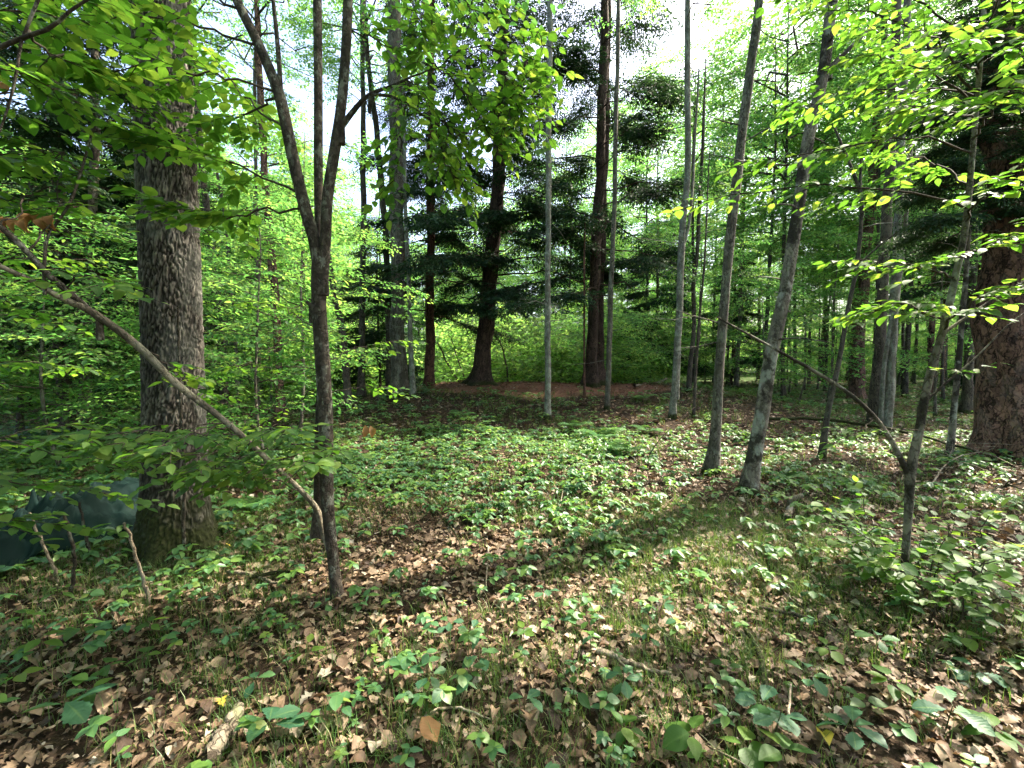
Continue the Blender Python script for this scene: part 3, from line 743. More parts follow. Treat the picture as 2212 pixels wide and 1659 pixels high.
# ------------------------------------------------------------------ big oak with furrowed bark
def build_oak():
    base = G(383, 1188)
    d = base[1]
    pts, rad = trunk_path([(383, 1188, 165), (380, 1110, 150), (379, 1000, 142), (376, 830, 136), (368, 560, 133), (358, 300, 131), (350, 100, 130), (345, -20, 130), (335, -300, 128)], d, base, 15)
    t = thing("oak_tree", base, "massive furrowed oak trunk with moss-covered foot beside the dark green tarp", "tree")
    L = np.sum(np.linalg.norm(np.diff(pts, axis=0), axis=1))
    n, k = 520, 168
    # fine rings in the visible part, coarse above
    zcut = 5.2
    q = cat_rom(np.column_stack([pts, rad]), 1400)
    vis = q[q[:, 2] < zcut]; hi = q[q[:, 2] >= zcut]
    q = np.vstack([vis[np.linspace(0, len(vis) - 1, 450).astype(int)], hi[np.linspace(0, len(hi) - 1, 40).astype(int)]])
    q = np.vstack([q[0] - np.array([0, 0, 0.15, -0.02]), q])
    p, r = q[:, :3], q[:, 3]
    a = np.arange(k) * 2 * math.pi / k
    h = p[:, 2] - base[2]
    lobes = 0.42 * np.exp(-np.clip(h, 0, None) / 0.20)[:, None] * (0.55 + 0.45 * np.cos(5 * a[None] + 0.7)) + 0.10 * np.exp(-np.clip(h, 0, None) / 0.5)[:, None]
    R = r[:, None] * (1 + lobes)
    X = p[:, 0, None] + R * np.cos(a); Y = p[:, 1, None] + R * np.sin(a); Z = np.repeat(p[:, 2, None], k, 1)
    # plates: cell edges of a stretched Voronoi become furrows 15-20 mm deep
    D = np.zeros_like(R)
    ca, sa = np.cos(a) * 0.22, np.sin(a) * 0.22
    for i in range(len(p)):
        z = p[i, 2]
        amp = 1.0 if z < zcut else 0.0
        if not amp: continue
        for j in range(k):
            v = Vector((ca[j] * 36, sa[j] * 36, z * 11.0))
            w = mnoise.noise(v * 0.5) * 1.1; w3 = mnoise.noise(v * 1.7) * 0.35
            v2 = Vector((v.x + w + w3, v.y + w * 0.7 - w3, v.z + w * 1.5 + w3))
            ds, _ = mnoise.voronoi(v2)
            e = min(1.0, (ds[1] - ds[0]) / 0.34)
            D[i, j] = e - 0.6 + 0.32 * mnoise.noise(v * 2.2) + 0.22 * mnoise.noise(Vector((v.x * 5, v.y * 5, v.z * 3)))
    R2 = R + 0.014 * D
    X = p[:, 0, None] + R2 * np.cos(a); Y = p[:, 1, None] + R2 * np.sin(a)
    V = np.stack([X, Y, Z], -1).reshape(-1, 3)
    m = len(p)
    i = np.arange(m - 1)[:, None] * k; j = np.arange(k)[None]; j2 = (j + 1) % k
    F = np.stack([i + j, i + j2, i + k + j2, i + k + j], -1).reshape(-1, 4)
    lf = np.zeros((len(V), 3)); lf[:, 0] = np.clip(D, -1, 1).ravel() * 0.5 + 0.5; lf[:, 2] = 0.5
    mb = MB(); mb.add(V, F, lf); mb.build("trunk", [B_OAKG], t, base)
    link_mesh("crown", CROWN[1], t, (pts[-1][0] - base[0], pts[-1][1] - base[1], 8.5), 0.4, 1.15)
    ALL_TRUNKS.append((base[0], base[1], 0.34))
    return t, base

def oak_geo_bark():
    """colour by the real furrow depth of the mesh, moss towards the foot"""
    m = B_OAK.copy(); m.name = "furrowed_oak_bark"
    nt = m.node_tree
    at = N(nt, "ShaderNodeAttribute", attribute_name="lf"); sp = N(nt, "ShaderNodeSeparateXYZ"); nt.links.new(at.outputs["Vector"], sp.inputs[0])
    # replace the Voronoi mask by the mesh's own relief
    hm = [n for n in nt.nodes if n.type == 'MATH' and n.operation == 'MULTIPLY_ADD' and abs(n.inputs[1].default_value - 0.55) < 1e-6][0]
    for l in list(hm.inputs[2].links): nt.links.remove(l)
    mr = N(nt, "ShaderNodeMapRange"); mr.inputs[1].default_value = 0.28; mr.inputs[2].default_value = 0.74; nt.links.new(sp.outputs[0], mr.inputs[0])
    nt.links.new(mr.outputs[0], hm.inputs[2])
    bp = [n for n in nt.nodes if n.type == 'BUMP'][0]; bp.inputs["Distance"].default_value = 0.006
    return m
B_OAKG = oak_geo_bark()
OAK, OAK_BASE = build_oak()

# ------------------------------------------------------------------ leafy near saplings: every large leaf is a piece of its own
LEAF_MESH = {}
def leaf_meshes(key, tpls, mat):
    if key not in LEAF_MESH:
        out = []
        for V, LF, Fs in tpls:
            for tone in (0.0, 0.5):
                mb = MB(); lf = LF.copy(); lf[:, 2] = tone
                for kk, (F, mi) in Fs.items(): mb.add(V, F, lf)
                out.append(mb.mesh("leaf", [mat]))
        LEAF_MESH[key] = out
    return LEAF_MESH[key]

class Leafy:
    def __init__(self, name, label, cat, base, bark, seed):
        self.t = thing(name, base, label, cat); self.base = np.array(base, float); self.bark = bark
        self.r = np.random.default_rng(seed); self.stem = MB(); self.twig = MB(); self.ws = 1.0
        self.pos = []; self.dir = []; self.nrm = []; self.size = []
    def stem_px(self, pix, depth, k=12, flare=1.0, fl_h=0.3, rough=0.06, base=None, seed=0, height=None):
        pts, rad = trunk_path(pix, depth, base, height); rad = rad * self.ws
        return trunk_mesh(self.stem, pts, rad, k, flare, rough, seed, 0.06, fl_h)
    def leaves_along(self, p0, d, L, lsize, droop=0.12, spacing=0.036, start=0.12):
        r = self.r
        m = max(3, int(L / spacing)); tt = np.linspace(start, 1, m)
        pos = p0 + d * L * tt[:, None] + np.array([0, 0, -droop * L]) * (tt ** 2)[:, None]
        h = norm(np.array([-d[1], d[0], 0.0]))
        side = np.where(np.arange(m) % 2, 1, -1) * r.uniform(0.65, 1.15, m); side[-1] *= 0.15
        dirs = d * np.cos(side)[:, None] + h * np.sin(side)[:, None] + np.stack([np.zeros(m), np.zeros(m), r.normal(-0.16, 0.22, m)], -1)
        nr = np.stack([r.normal(0, .24, m), r.normal(0, .24, m), np.ones(m)], -1)
        self.pos.append(pos); self.dir.append(dirs); self.nrm.append(nr); self.size.append(lsize * r.uniform(0.55, 1.15, m) * (0.75 + 0.25 * np.sin(tt * 3.1)))
    def branch(self, ctrl, r0=0.008, lsize=0.085, twigs=12, tl=0.42, t0=0.3, world=False, spread=0.95, droop=0.12, spacing=0.036):
        r = self.r
        pts = np.array([c if world or isinstance(c, np.ndarray) else P(*c) for c in ctrl], float)
        n = 14
        q = cat_rom(pts, n); q[1:-1] += r.normal(0, 0.012, (n - 2, 3))
        tube(self.twig, q, np.linspace(r0, 0.0022, n), 5)
        T = norm(np.gradient(q, axis=0))
        for i in range(twigs):
            t = t0 + (1 - t0) * (i + 0.5) / twigs
            x = t * (n - 1); a = min(int(x), n - 2); f = x - a
            p0 = q[a] * (1 - f) + q[a + 1] * f; tg = T[a]
            th = norm(np.array([tg[0], tg[1], 0.35 * tg[2]]))
            s = (1 if i % 2 else -1) * r.uniform(0.55, 1.0) * spread
            h = norm(np.array([-th[1], th[0], 0]))
            d = norm(th * math.cos(s) + h * math.sin(s) + np.array([0, 0, r.normal(-0.06, 0.12)]))
            L = tl * r.uniform(0.55, 1.15) * (1.0 - 0.45 * (t - t0) / (1 - t0))
            self.twiglet(p0, d, L, lsize, droop, spacing)
        self.leaves_along(q[-3], T[-2], 0.22, lsize, droop, spacing)
    def twiglet(self, p0, d, L, lsize, droop=0.12, spacing=0.036):
        s = np.linspace(0, 1, 4)[:, None]
        tube(self.twig, p0 + d * L * s + np.array([0, 0, -droop * L]) * s * s, [0.003, 0.0022, 0.0016, 0.001], 3)
        self.leaves_along(p0, d, L, lsize, droop, spacing)
    def finish(self, tpls=None, key='beech', mat=None, n_ind=300, twig_mat=None):
        tpls = tpls or L_BEECH; mat = mat or M_LEAF
        if self.stem.n: self.stem.build("trunk", [self.bark], self.t, self.base)
        if self.twig.n: self.twig.build("twigs", [twig_mat or B_TWIG], self.t, self.base)["kind"] = "stuff"
        if not self.pos: return self.t
        pos = np.concatenate(self.pos); M = frames(np.concatenate(self.dir), np.concatenate(self.nrm)); sz = np.concatenate(self.size)
        px, py, f = proj(pos)
        seen = (px > -20) & (px < 2232) & (py > -20) & (py < 1680) & (f > 0.3)
        # keep leaves out of the lens
        ok = np.linalg.norm(pos - CAM, axis=1) > 0.9
        score = np.where(seen & ok, sz / f, -1.0)
        order = np.argsort(-score)
        ind = [i for i in order[:n_ind] if score[i] > 0]
        meshes = leaf_meshes(key, tpls, mat)
        for i in ind:
            o = bpy.data.objects.new("leaf", meshes[self.r.integers(len(meshes))])
            C.objects.link(o); o.parent = self.t
            mt = Matrix([[*(M[i][a] * sz[i]), pos[i][a] - self.base[a]] for a in range(3)] + [[0, 0, 0, 1]])
            o.matrix_basis = mt
        rest = np.setdiff1d(np.arange(len(pos))[ok], np.array(ind, int))
        if len(rest):
            mb = MB(); which = self.r.integers(len(tpls), size=len(rest))
            for k in range(len(tpls)):
                q = rest[which == k]
                scatter(mb, tpls[k], M[q] * sz[q][:, None, None], pos[q], self.r.uniform(0, 1, len(q)))
            o = mb.build("foliage", [mat], self.t, self.base); o["kind"] = "stuff"
        return self.t

# --- forked sapling left of the middle
b = G(728, 1290); D2 = b[1]
FS = Leafy("forked_sapling", "dark mottled sapling splitting into three upright stems, right of the oak", "tree", b, B_SAPLING, 61)
FS.ws = 0.68
FS.stem_px([(728, 1290, 34), (718, 1200, 36), (708, 1100, 40), (704, 1000, 46), (702, 900, 48), (695, 760, 48), (690, 650, 50), (694, 570, 58), (694, 545, 44)], D2, 18, 1.35, 0.12, base=b, seed=3)
FS.stem_px([(690, 1125, 30, 0.35), (690, 1010, 34, 0.22), (692, 900, 36, 0.1), (693, 820, 30, 0.0)], D2, 12, 1.5, 0.15, seed=4)
FS.stem_px([(692, 600, 40), (680, 520, 42), (665, 470, 40), (640, 370, 38), (612, 240, 38), (598, 190, 37), (560, 100, 33), (515, 10, 31), (488, -60, 30), (430, -260, 24), (380, -600, 12)], D2, 14, 1.0, seed=5)
FS.stem_px([(697, 600, 40), (703, 520, 38), (708, 430, 36), (724, 330, 35), (738, 230, 33), (748, 100, 31), (752, 0, 30), (756, -90, 30), (770, -300, 24), (790, -600, 12)], D2, 14, 1.0, seed=6)
FS.stem_px([(692, 590, 30, 0.02), (690, 500, 30, 0.1), (689, 400, 29, 0.16), (688, 200, 28, 0.22), (684, 0, 27, 0.28), (682, -90, 27, 0.3), (676, -500, 14, 0.4)], D2, 12, 1.0, seed=7)
FS.stem_px([(606, 205, 16), (603, 140, 15), (596, 60, 14), (590, 0, 13), (584, -120, 11)], D2, 8, 1.2, seed=8)
FS.stem_px([(738, 272, 18), (775, 226, 15), (800, 203, 12), (850, 185, 9), (890, 165, 6)], D2, 8, 1.3, 0.05, seed=9)
FS.stem_px([(798, 205, 10), (840, 207, 9), (880, 225, 8), (930, 260, 6), (985, 296, 4)], D2, 8, 1.0, seed=10)
FS.stem_px([(672, 660, 16), (662, 652, 12)], D2, 8, 1.0, seed=11)
d = D2
for c in ([(650, 420, d), (430, 330, d - .1), (250, 290, d - .3)], [(600, 200, d), (420, 150, d - .3), (190, 150, d - .5)],
          [(560, 100, d), (350, 40, d - .1), (110, 70, d - .4)], [(520, 20, d), (320, -50, d - .1), (70, -30, d - .3)],
          [(650, 450, d), (470, 465, d - .05), (330, 430, d - .25)], [(600, 210, d), (500, 260, d + .3), (410, 300, d + .6)],
          [(620, 280, d), (520, 200, d + .5), (440, 90, d + .9)]):
    FS.branch(c, 0.009, 0.10, 18, 0.46, 0.25)
for c in ([(890, 165, d), (1000, 110, d), (1150, 70, d + .1)], [(985, 296, d), (1060, 240, d), (1160, 150, d)], [(880, 225, d), (865, 300, d - .05), (845, 420, d - .1)],
          [(930, 260, d), (960, 340, d), (1010, 420, d + .05)], [(752, -20, d), (900, -30, d), (1120, 20, d)], [(750, 60, d), (850, 100, d + .1), (930, 60, d + .15)],
          [(940, 140, d), (1000, 200, d), (1090, 330, d)], [(1050, 90, d), (1080, 130, d), (1120, 260, d)]):
    FS.branch(c, 0.006, 0.082, 16, 0.34, 0.15, droop=0.35)
rh = np.random.default_rng(611)
lines = [((850, 185), (890, 165)), ((880, 225), (985, 296)), ((890, 165), (1150, 70)), ((752, -20), (1120, 20)), ((985, 296), (1160, 150))]
for i in range(26):
    (ax_, ay_), (bx_, by_) = lines[i % 5]; t_ = rh.uniform(.2, 1); sx, sy = ax_ + (bx_ - ax_) * t_, ay_ + (by_ - ay_) * t_
    ex, ey = sx + rh.uniform(-40, 70), sy + rh.uniform(40, 170) * (1.0 if sy < 230 else .7)
    dz_ = rh.uniform(-.25, .45)
    FS.branch([(sx, sy, d), ((sx + ex) / 2 + 8, (sy + ey) / 2 - 15, d + dz_ * .5), (ex, ey, d + dz_)], 0.004, 0.08, 6, 0.24, 0.15, droop=0.4)
for c in ([(690, 800, d), (570, 790, d + .2), (470, 800, d + .4)], [(680, 840, d), (600, 900, d + .2), (520, 940, d + .3)], [(700, 780, d), (790, 745, d + .2), (880, 735, d + .4)],
          [(700, 850, d), (790, 830, d + .3), (860, 850, d + .6)], [(690, 720, d), (600, 660, d + .4), (520, 650, d + .7)]):
    FS.branch(c, 0.004, 0.07, 7, 0.26, 0.35)
FS.finish(L_BEECH + L_ROUND, 'beechround', None, 300)
link_mesh('crown', CROWN[2], FS.t, (-0.3, 0.1, 4.6), 0.6, 0.85)  # unseen crown overhead, added to shade the near leaves
ALL_TRUNKS.append((b[0], b[1], 0.12))

# --- leaning stem crossing in front of the oak
b3 = np.array(P(690, 1118, D2 + 0.25)); b3[2] = gz(b3[0], b3[1])
LS = Leafy("leaning_sapling", "thin pale stem leaning up leftward across the oak, forked at its upper end", "tree", b3, B_SAPLING, 62)
g = G(690, 1200)
_dark = LS.stem; LS.stem = MB()
LS.ws = 0.78
LS.stem_px([(724, 1270, 14, .0), (713, 1195, 18, .04), (700, 1150, 19, .10), (685, 1100, 17, .1), (650, 1059, 15, .0), (590, 1004, 15, -.08), (490, 914, 19, -.2), (380, 829, 23, -.32), (300, 750, 25, -.42), (200, 675, 26, -.55), (125, 640, 24, -.62), (65, 605, 22, -.68), (0, 575, 20, -.75), (-120, 520, 16, -.85)], D2, 12, 1.1, seed=21)
_pale = LS.stem; LS.stem = _dark
LS.stem_px([(215, 690, 24, -.52), (150, 632, 25, -.60), (100, 590, 24, -.66), (45, 530, 23, -.72), (0, 490, 22, -.77), (-120, 400, 18, -.9)], D2, 10, 1.0, seed=22)
LS.stem_px([(95, 588, 12, -.66), (98, 540, 11, -.64), (104, 510, 10, -.62), (150, 440, 10, -.55), (175, 370, 9, -.5), (195, 300, 7, -.45), (215, 250, 5, -.4)], D2, 7, 1.0, seed=23)
d = D2
for c in ([(590, 1004, d - .1), (480, 985, d - .4), (340, 985, d - .7)], [(560, 975, d - .1), (640, 960, d - .3), (720, 985, d - .5)], [(520, 940, d - .2), (400, 940, d - .5), (240, 960, d - .9)],
          [(650, 1059, d), (560, 1020, d - .3), (430, 1030, d - .7)], [(490, 914, d - .2), (360, 925, d - .5), (180, 935, d - .9)],
          [(300, 750, d - .4), (380, 800, d - .1), (440, 850, d + .2)],
          [(540, 958, d - .15), (580, 930, d - .5), (640, 930, d - .8)], [(560, 975, d - .1), (500, 1000, d - .5), (420, 1015, d - .9)], [(590, 1004, d - .1), (620, 990, d - .5), (680, 1000, d - .8)], [(500, 920, d - .2), (450, 930, d - .6), (350, 960, d - 1.0)]):
    LS.branch(c, 0.005, 0.088, 13, 0.34, 0.25)
for c in ([(60, 540, d - .7), (110, 470, d - .6), (130, 380, d - .5)], [(0, 490, d - .77), (70, 420, d - .6), (180, 360, d - .4)], [(175, 370, d - .5), (90, 320, d - .6), (20, 300, d - .7)],
          [(195, 300, d - .45), (260, 240, d - .3), (330, 220, d - .2)], [(125, 640, d - .6), (190, 600, d - .7), (260, 620, d - .8)]):
    LS.branch(c, 0.005, 0.08, 9, 0.34, 0.2)
LS.finish(n_ind=260)
_pale.build('leaning_stem', [B_PALESTEM], LS.t, LS.base)
# withered brown leaves hanging from it
mesh_dead = leaf_meshes('withered', [leaf_shape(BEECH, 0.5, 0.2, 7, 0.1, 0.5, 31), leaf_shape(BEECH, 0.9, -0.1, 7, 0.1, 0.4, 32)], M_DEADLEAF)
for (px, py, dd) in [(8, 468, -.7), (22, 470, -.7), (40, 475, -.68), (50, 472, -.7), (66, 462, -.62), (78, 466, -.62), (86, 462, -.62), (96, 468, -.62), (106, 466, -.6), (116, 464, -.6), (10, 180, -.6), (788, 918, -.1), (800, 920, -.1)]:
    o = bpy.data.objects.new("withered_leaf", mesh_dead[random.randrange(4)]); C.objects.link(o); o.parent = LS.t
    p = P(px, py, D2 + dd) - LS.base
    M = frames(np.array([[random.uniform(-.25, .25), random.uniform(-.25, .25), -1]]), np.array([[random.uniform(-1, 1), -1, 0.1]]))[0] * random.uniform(.075, .1)
    o.matrix_basis = Matrix([[*M[a], p[a]] for a in range(3)] + [[0, 0, 0, 1]])

# --- sapling standing just outside the left edge, its boughs reach into the picture
b4 = np.array([-3.6, 1.9, float(gz(-3.6, 1.9))])
LE = Leafy("overhanging_sapling", "leafy boughs with a bare dark curved twig hanging in at the top left corner", "tree", b4, B_SAPLING, 63)
mbp = np.array([b4, b4 + [0.05, 0.05, 1.2], b4 + [0.1, 0.1, 2.6], b4 + [0.15, 0.15, 4.2]])
trunk_mesh(LE.stem, mbp, np.array([0.06, 0.052, 0.042, 0.02]), 10, 1.3, 0.06, 3)
LE.stem_px([(-160, 180, 16), (-60, 130, 15), (0, 102, 14), (60, 78, 13), (110, 60, 11), (150, 25, 9), (185, 2, 7), (260, -40, 4)], 2.0, 8, 1.0, seed=2)
LE.stem_px([(110, -60, 9), (82, 0, 9), (62, 50, 9), (45, 95, 8), (35, 160, 8), (22, 215, 7), (0, 280, 6), (-60, 420, 5)], 2.0, 8, 1.0, seed=4)
def on_le(z): return b4 + np.array([0.05 * z / 1.4, 0.05 * z / 1.4, z])
for c in ([on_le(2.6), (-100, 330, 2.2), (140, 330, 2.7)], [on_le(2.8), (0, 200, 2.2), (260, 190, 2.8)], [on_le(2.3), (-30, 430, 2.5), (160, 450, 3.1)],
          [(60, 78, 2.0), (120, 110, 2.2), (220, 150, 2.6)], [on_le(3.2), (0, 30, 2.2), (200, 50, 2.6)], [on_le(1.7), (-60, 640, 2.9), (110, 700, 3.6)], [on_le(2.0), (-40, 560, 3.0), (190, 560, 3.9)],
          [on_le(1.4), (0, 780, 3.2), (200, 800, 4.2)], [on_le(3.4), (-60, 120, 2.0), (60, 160, 2.1), (180, 230, 2.3)], [on_le(3.6), (40, -40, 2.2), (260, 10, 2.6)],
          [on_le(1.0), (-60, 960, 2.1), (120, 985, 2.3), (330, 1000, 2.6)], [on_le(0.8), (-60, 1040, 2.2), (100, 1050, 2.4), (280, 1075, 2.7)], [on_le(0.9), (-100, 1000, 2.4), (60, 930, 2.9), (250, 920, 3.4)], [on_le(0.6), (-80, 1130, 2.2), (60, 1120, 2.4), (190, 1140, 2.6)]):
    LE.branch(c, 0.007, 0.09, 15, 0.42, 0.25)
LE.finish(L_BEECH + L_ROUND, 'beechround', None, 300)

# --- forked small tree on the right
b5 = G(1950, 1292); D5 = b5[1]
RT = Leafy("crooked_sapling", "crooked forked sapling with lichen stripe rising from a leafy shrub on the right", "tree", b5, B_MOTTLE, 64)
RT.ws = 0.64
RT.stem_px([(1950, 1292, 30), (1956, 1190, 30), (1962, 1090, 34), (1967, 1015, 40), (1985, 930, 36), (2005, 820, 32), (2038, 705, 30), (2064, 600, 28), (2086, 500, 26), (2100, 350, 22), (2110, 220, 20), (2120, 100, 18), (2130, -60, 16), (2150, -400, 8)], D5, 14, 1.25, 0.1, base=b5, seed=31)
RT.stem_px([(1966, 1035, 26), (1950, 1000, 25), (1925, 952, 22), (1890, 902, 18), (1840, 855, 16), (1780, 815, 14), (1720, 780, 13), (1640, 735, 10), (1550, 686, 6)], D5, 10, 1.1, 0.05, seed=32)
RT.stem_px([(2030, 725, 16), (2080, 690, 13), (2140, 650, 11), (2225, 600, 8), (2300, 560, 6)], D5, 8, 1.1, 0.05, seed=33)
RT.stem_px([(1985, 880, 13), (2040, 830, 10), (2110, 770, 8), (2180, 700, 6), (2250, 650, 4)], D5, 8, 1.1, 0.05, seed=34)
d = D5
for c in ([(2110, 220, d), (2000, 150, d - .1), (1850, 120, d - .2)], [(2115, 150, d), (2160, 60, d - .2), (2240, 30, d - .4)], [(2110, 200, d), (1950, 50, d), (1760, 20, d)],
          [(2100, 330, d), (1950, 300, d - .1), (1750, 330, d - .2), (1610, 345, d - .2)], [(2090, 450, d), (1900, 405, d - .1), (1700, 405, d - .1), (1480, 450, d)],
          [(2085, 480, d), (2150, 400, d - .2), (2240, 330, d - .4)], [(2070, 560, d), (2150, 520, d - .2), (2240, 470, d - .4)], [(2062, 600, d), (1950, 570, d - .1), (1820, 560, d)],
          [(2030, 720, d), (2120, 640, d - .2), (2230, 600, d - .4)], [(2040, 690, d), (1950, 660, d), (1850, 680, d + .1)], [(2118, 100, d), (1900, -50, d), (1680, -10, d + .1)],
          [(2105, 260, d), (2030, 230, d - .4), (1930, 220, d - .7)], [(2112, 160, d), (2060, 120, d - .4), (2000, 60, d - .8)], [(2100, 300, d), (2150, 230, d - .3), (2220, 170, d - .6)],
          [(2110, 210, d), (1980, 190, d + .2), (1800, 210, d + .4), (1690, 250, d + .6)], [(2116, 120, d), (1980, 110, d + .3), (1850, 40, d + .6)], [(2095, 400, d), (2010, 350, d + .3), (1900, 330, d + .6)],
          [(2120, 80, d), (2180, -20, d - .2), (2260, -60, d - .3)], [(2118, 130, d), (2190, 110, d - .1), (2260, 90, d - .2)]):
    RT.branch(c, 0.008, 0.088, 15, 0.38, 0.2)
for c in ([(1890, 902, d), (1860, 930, d - .2), (1800, 960, d - .3)], [(2005, 820, d), (2040, 800, d - .2), (2090, 800, d - .3)], [(1985, 930, d), (1960, 925, d - .2), (1900, 930, d - .3)]):
    RT.branch(c, 0.003, 0.07, 3, 0.18, 0.4)
RT.finish(n_ind=300)
ALL_TRUNKS.append((b5[0], b5[1], 0.1))

# --- leafy shrub round its foot
b6 = G(1975, 1300)
SH = Leafy("leafy_shrub", "round-leaved low shrub clustered around the foot of the crooked sapling", "shrub", b6, B_TWIG, 65)
for i in range(22):
    a = i * 2.4; r0 = 0.06 + 0.24 * (i % 4) / 3
    p0 = b6 + np.array([r0 * math.cos(a), r0 * math.sin(a), 0]); p0[2] = gz(p0[0], p0[1])
    h = random.uniform(0.25, 0.72); out = random.uniform(0.08, 0.36)
    p1 = p0 + np.array([out * math.cos(a) * .4, out * math.sin(a) * .4, h * .6]); p2 = p0 + np.array([out * math.cos(a), out * math.sin(a), h])
    SH.branch([p0, p1, p2], 0.005, 0.088, 7, 0.24, 0.35, world=True, spread=1.3, spacing=0.045)
SH.finish(L_ROUND, 'round', M_LEAF, 300)

# ------------------------------------------------------------------ traced midground trees
def T(name, label, pix, bark, **kw):
    return simple_tree(name, label, "tree", pix, bark, **kw)

T("maple_tree", "straight grey-ridged trunk just left of the leaning patchy-barked tree", [(1537, 1025, 40), (1549, 900, 33), (1560, 700, 31), (1578, 500, 30), (1600, 330, 29), (1620, 150, 28), (1638, 0, 27)], B_GREY, height=13, crown=CROWN[0], crown_z=9.0, k=18, flare=1.35, seed=1, ws=0.70, crown_s=.8)
T("birch_tree", "leaning tree with white and black patched bark right of centre", [(1614, 1072, 44), (1640, 930, 40), (1665, 780, 40), (1695, 640, 39), (1720, 470, 38), (1745, 300, 36), (1780, 150, 34), (1800, 0, 33)], B_MOTTLE, height=12, crown=CROWN[2], crown_z=7.5, k=20, flare=1.4, seed=2, ws=0.76,
  extra=[[(1790, 150, 18), (1830, 110, 14), (1900, 40, 10), (1960, -30, 7)]])
T("pine_tree", "thick reddish plate-barked pine at the right edge", [(2172, 985, 150), (2172, 900, 140), (2175, 700, 132), (2178, 500, 126), (2182, 300, 120), (2186, 100, 116)], B_PINE, height=20, crown=CROWN[2], crown_z=17, crown_s=.8, k=40, flare=1.25, seed=3, rough=0.03)
T("slim_tree", "pale slim straight trunk with brown foot standing alone before the needle mound", [(1183, 905, 19), (1183, 830, 15), (1184, 500, 14.5), (1186, 250, 14), (1188, 0, 13)], B_PALE, height=17, crown=CROWN[2], crown_z=13.0, crown_s=.8, seed=4, ws=0.85, flare=1.15)
T("slim_tree", "slim grey trunk right of the twin hemlock on the mound", [(1312, 884, 16), (1317, 700, 14.5), (1325, 500, 13.5), (1330, 300, 12.5), (1336, 0, 11)], B_GREY, height=17, crown=CROWN[2], crown_z=13.0, crown_s=.8, seed=5, ws=0.76, flare=1.15)
T("thin_sapling", "thread-thin reddish stem close to the left side of the twin hemlock", [(1263, 862, 5), (1262, 760, 4.5), (1262, 596, 4), (1264, 480, 3)], B_RED, height=6, seed=6, k=6)
T("hemlock_tree", "dark hemlock with flared foot on the crest of the needle mound", [(1040, 838, 66), (1042, 800, 54), (1048, 700, 50), (1060, 590, 46), (1068, 500, 44), (1075, 400, 42), (1080, 330, 38), (1085, 200, 34), (1090, 0, 28)], B_HEMLOCK, depth=15.0, height=17, crown=HEM[0], crown_z=1.4, k=24, flare=1.5, seed=7, ws=0.68,
  extra=[[(1072, 400, 22), (1085, 360, 20), (1100, 300, 17), (1125, 200, 12), (1140, 100, 8)]])
T("hemlock_tree", "twin hemlock at the right of the mound, front stem", [(1276, 832, 42), (1280, 740, 36), (1284, 600, 35), (1293, 450, 33), (1300, 250, 30), (1306, 60, 26)], B_HEMLOCK, depth=14.6, height=16, crown=HEM[1], crown_z=1.3, k=20, flare=1.35, seed=8, ws=0.66)
T("hemlock_tree", "twin hemlock at the right of the mound, rear stem with spreading roots", [(1290, 815, 56), (1293, 760, 34), (1297, 600, 30), (1304, 400, 28), (1312, 100, 24)], B_HEMLOCK, depth=15.6, height=16, k=20, flare=1.9, seed=9, ws=0.60)
T("hemlock_tree", "slim reddish hemlock trunk left of the flared mound hemlock", [(927, 838, 27), (929, 700, 24), (930, 500, 22), (931, 200, 20), (932, 0, 18)], B_RED, depth=14.8, height=15, crown=HEM[1], crown_z=0.9, crown_s=0.8, seed=10, ws=0.78, flare=1.2, k=16)
T("ash_tree", "broad light-grey trunk behind the slim lichen stem, left of centre", [(862, 876, 46), (860, 760, 40), (858, 500, 38), (854, 250, 35), (850, 0, 32)], B_GREY, depth=13.2, height=18, crown=CROWN[1], crown_z=12, k=20, seed=11, ws=0.80, flare=1.25)
T("slim_tree", "lichen-green slim stem leaning against the broad light-grey trunk", [(893, 876, 17), (888, 760, 14), (882, 600, 12), (876, 450, 10), (872, 250, 8)], B_PALE, depth=12.8, height=11, seed=12, ws=0.80, flare=1.2)
T("dark_tree", "dark trunk bending left behind the broad light-grey trunk", [(842, 850, 24), (838, 650, 23), (832, 500, 22), (815, 300, 20), (798, 160, 18), (785, 0, 16)], B_DARK, depth=14.5, height=14, crown=CROWN[2], crown_z=9, seed=13, ws=0.62)
T("dark_tree", "straight dark trunk between the bent snag and the broad light-grey trunk", [(780, 842, 20), (782, 700, 18), (785, 450, 16), (784, 200, 14), (782, 0, 12)], B_DARK, depth=14.0, height=15, crown=CROWN[0], crown_z=9.5, crown_s=.8, seed=14, ws=0.76)
T("bent_snag", "bent bare snag with a knob, just right of the forked sapling", [(752, 850, 18), (746, 780, 15), (735, 700, 14), (720, 620, 13), (708, 540, 11), (700, 480, 9)], B_DARK, depth=12.5, height=5, seed=15, extra=[[(750, 770, 14), (760, 760, 10), (768, 757, 12)]])
T("slim_tree", "slim trunk right behind the oak, leaning left as it climbs", [(487, 868, 20), (478, 740, 18), (462, 600, 17), (450, 480, 16), (440, 400, 15), (425, 200, 13)], B_DARK, depth=12.0, height=12, crown=CROWN[2], crown_z=7.5, seed=16)
T("thin_sapling", "very thin pale stem second from the oak's right side", [(515, 858, 9), (507, 720, 8), (497, 600, 7.5), (488, 480, 7), (470, 380, 6)], B_GREY, depth=12.5, height=9, seed=17, k=8)
T("thin_sapling", "thin straight stem midway between oak and forked sapling", [(557, 852, 10), (555, 650, 9), (552, 370, 8), (550, 150, 7)], B_GREY, depth=13, height=11, seed=18, k=8)
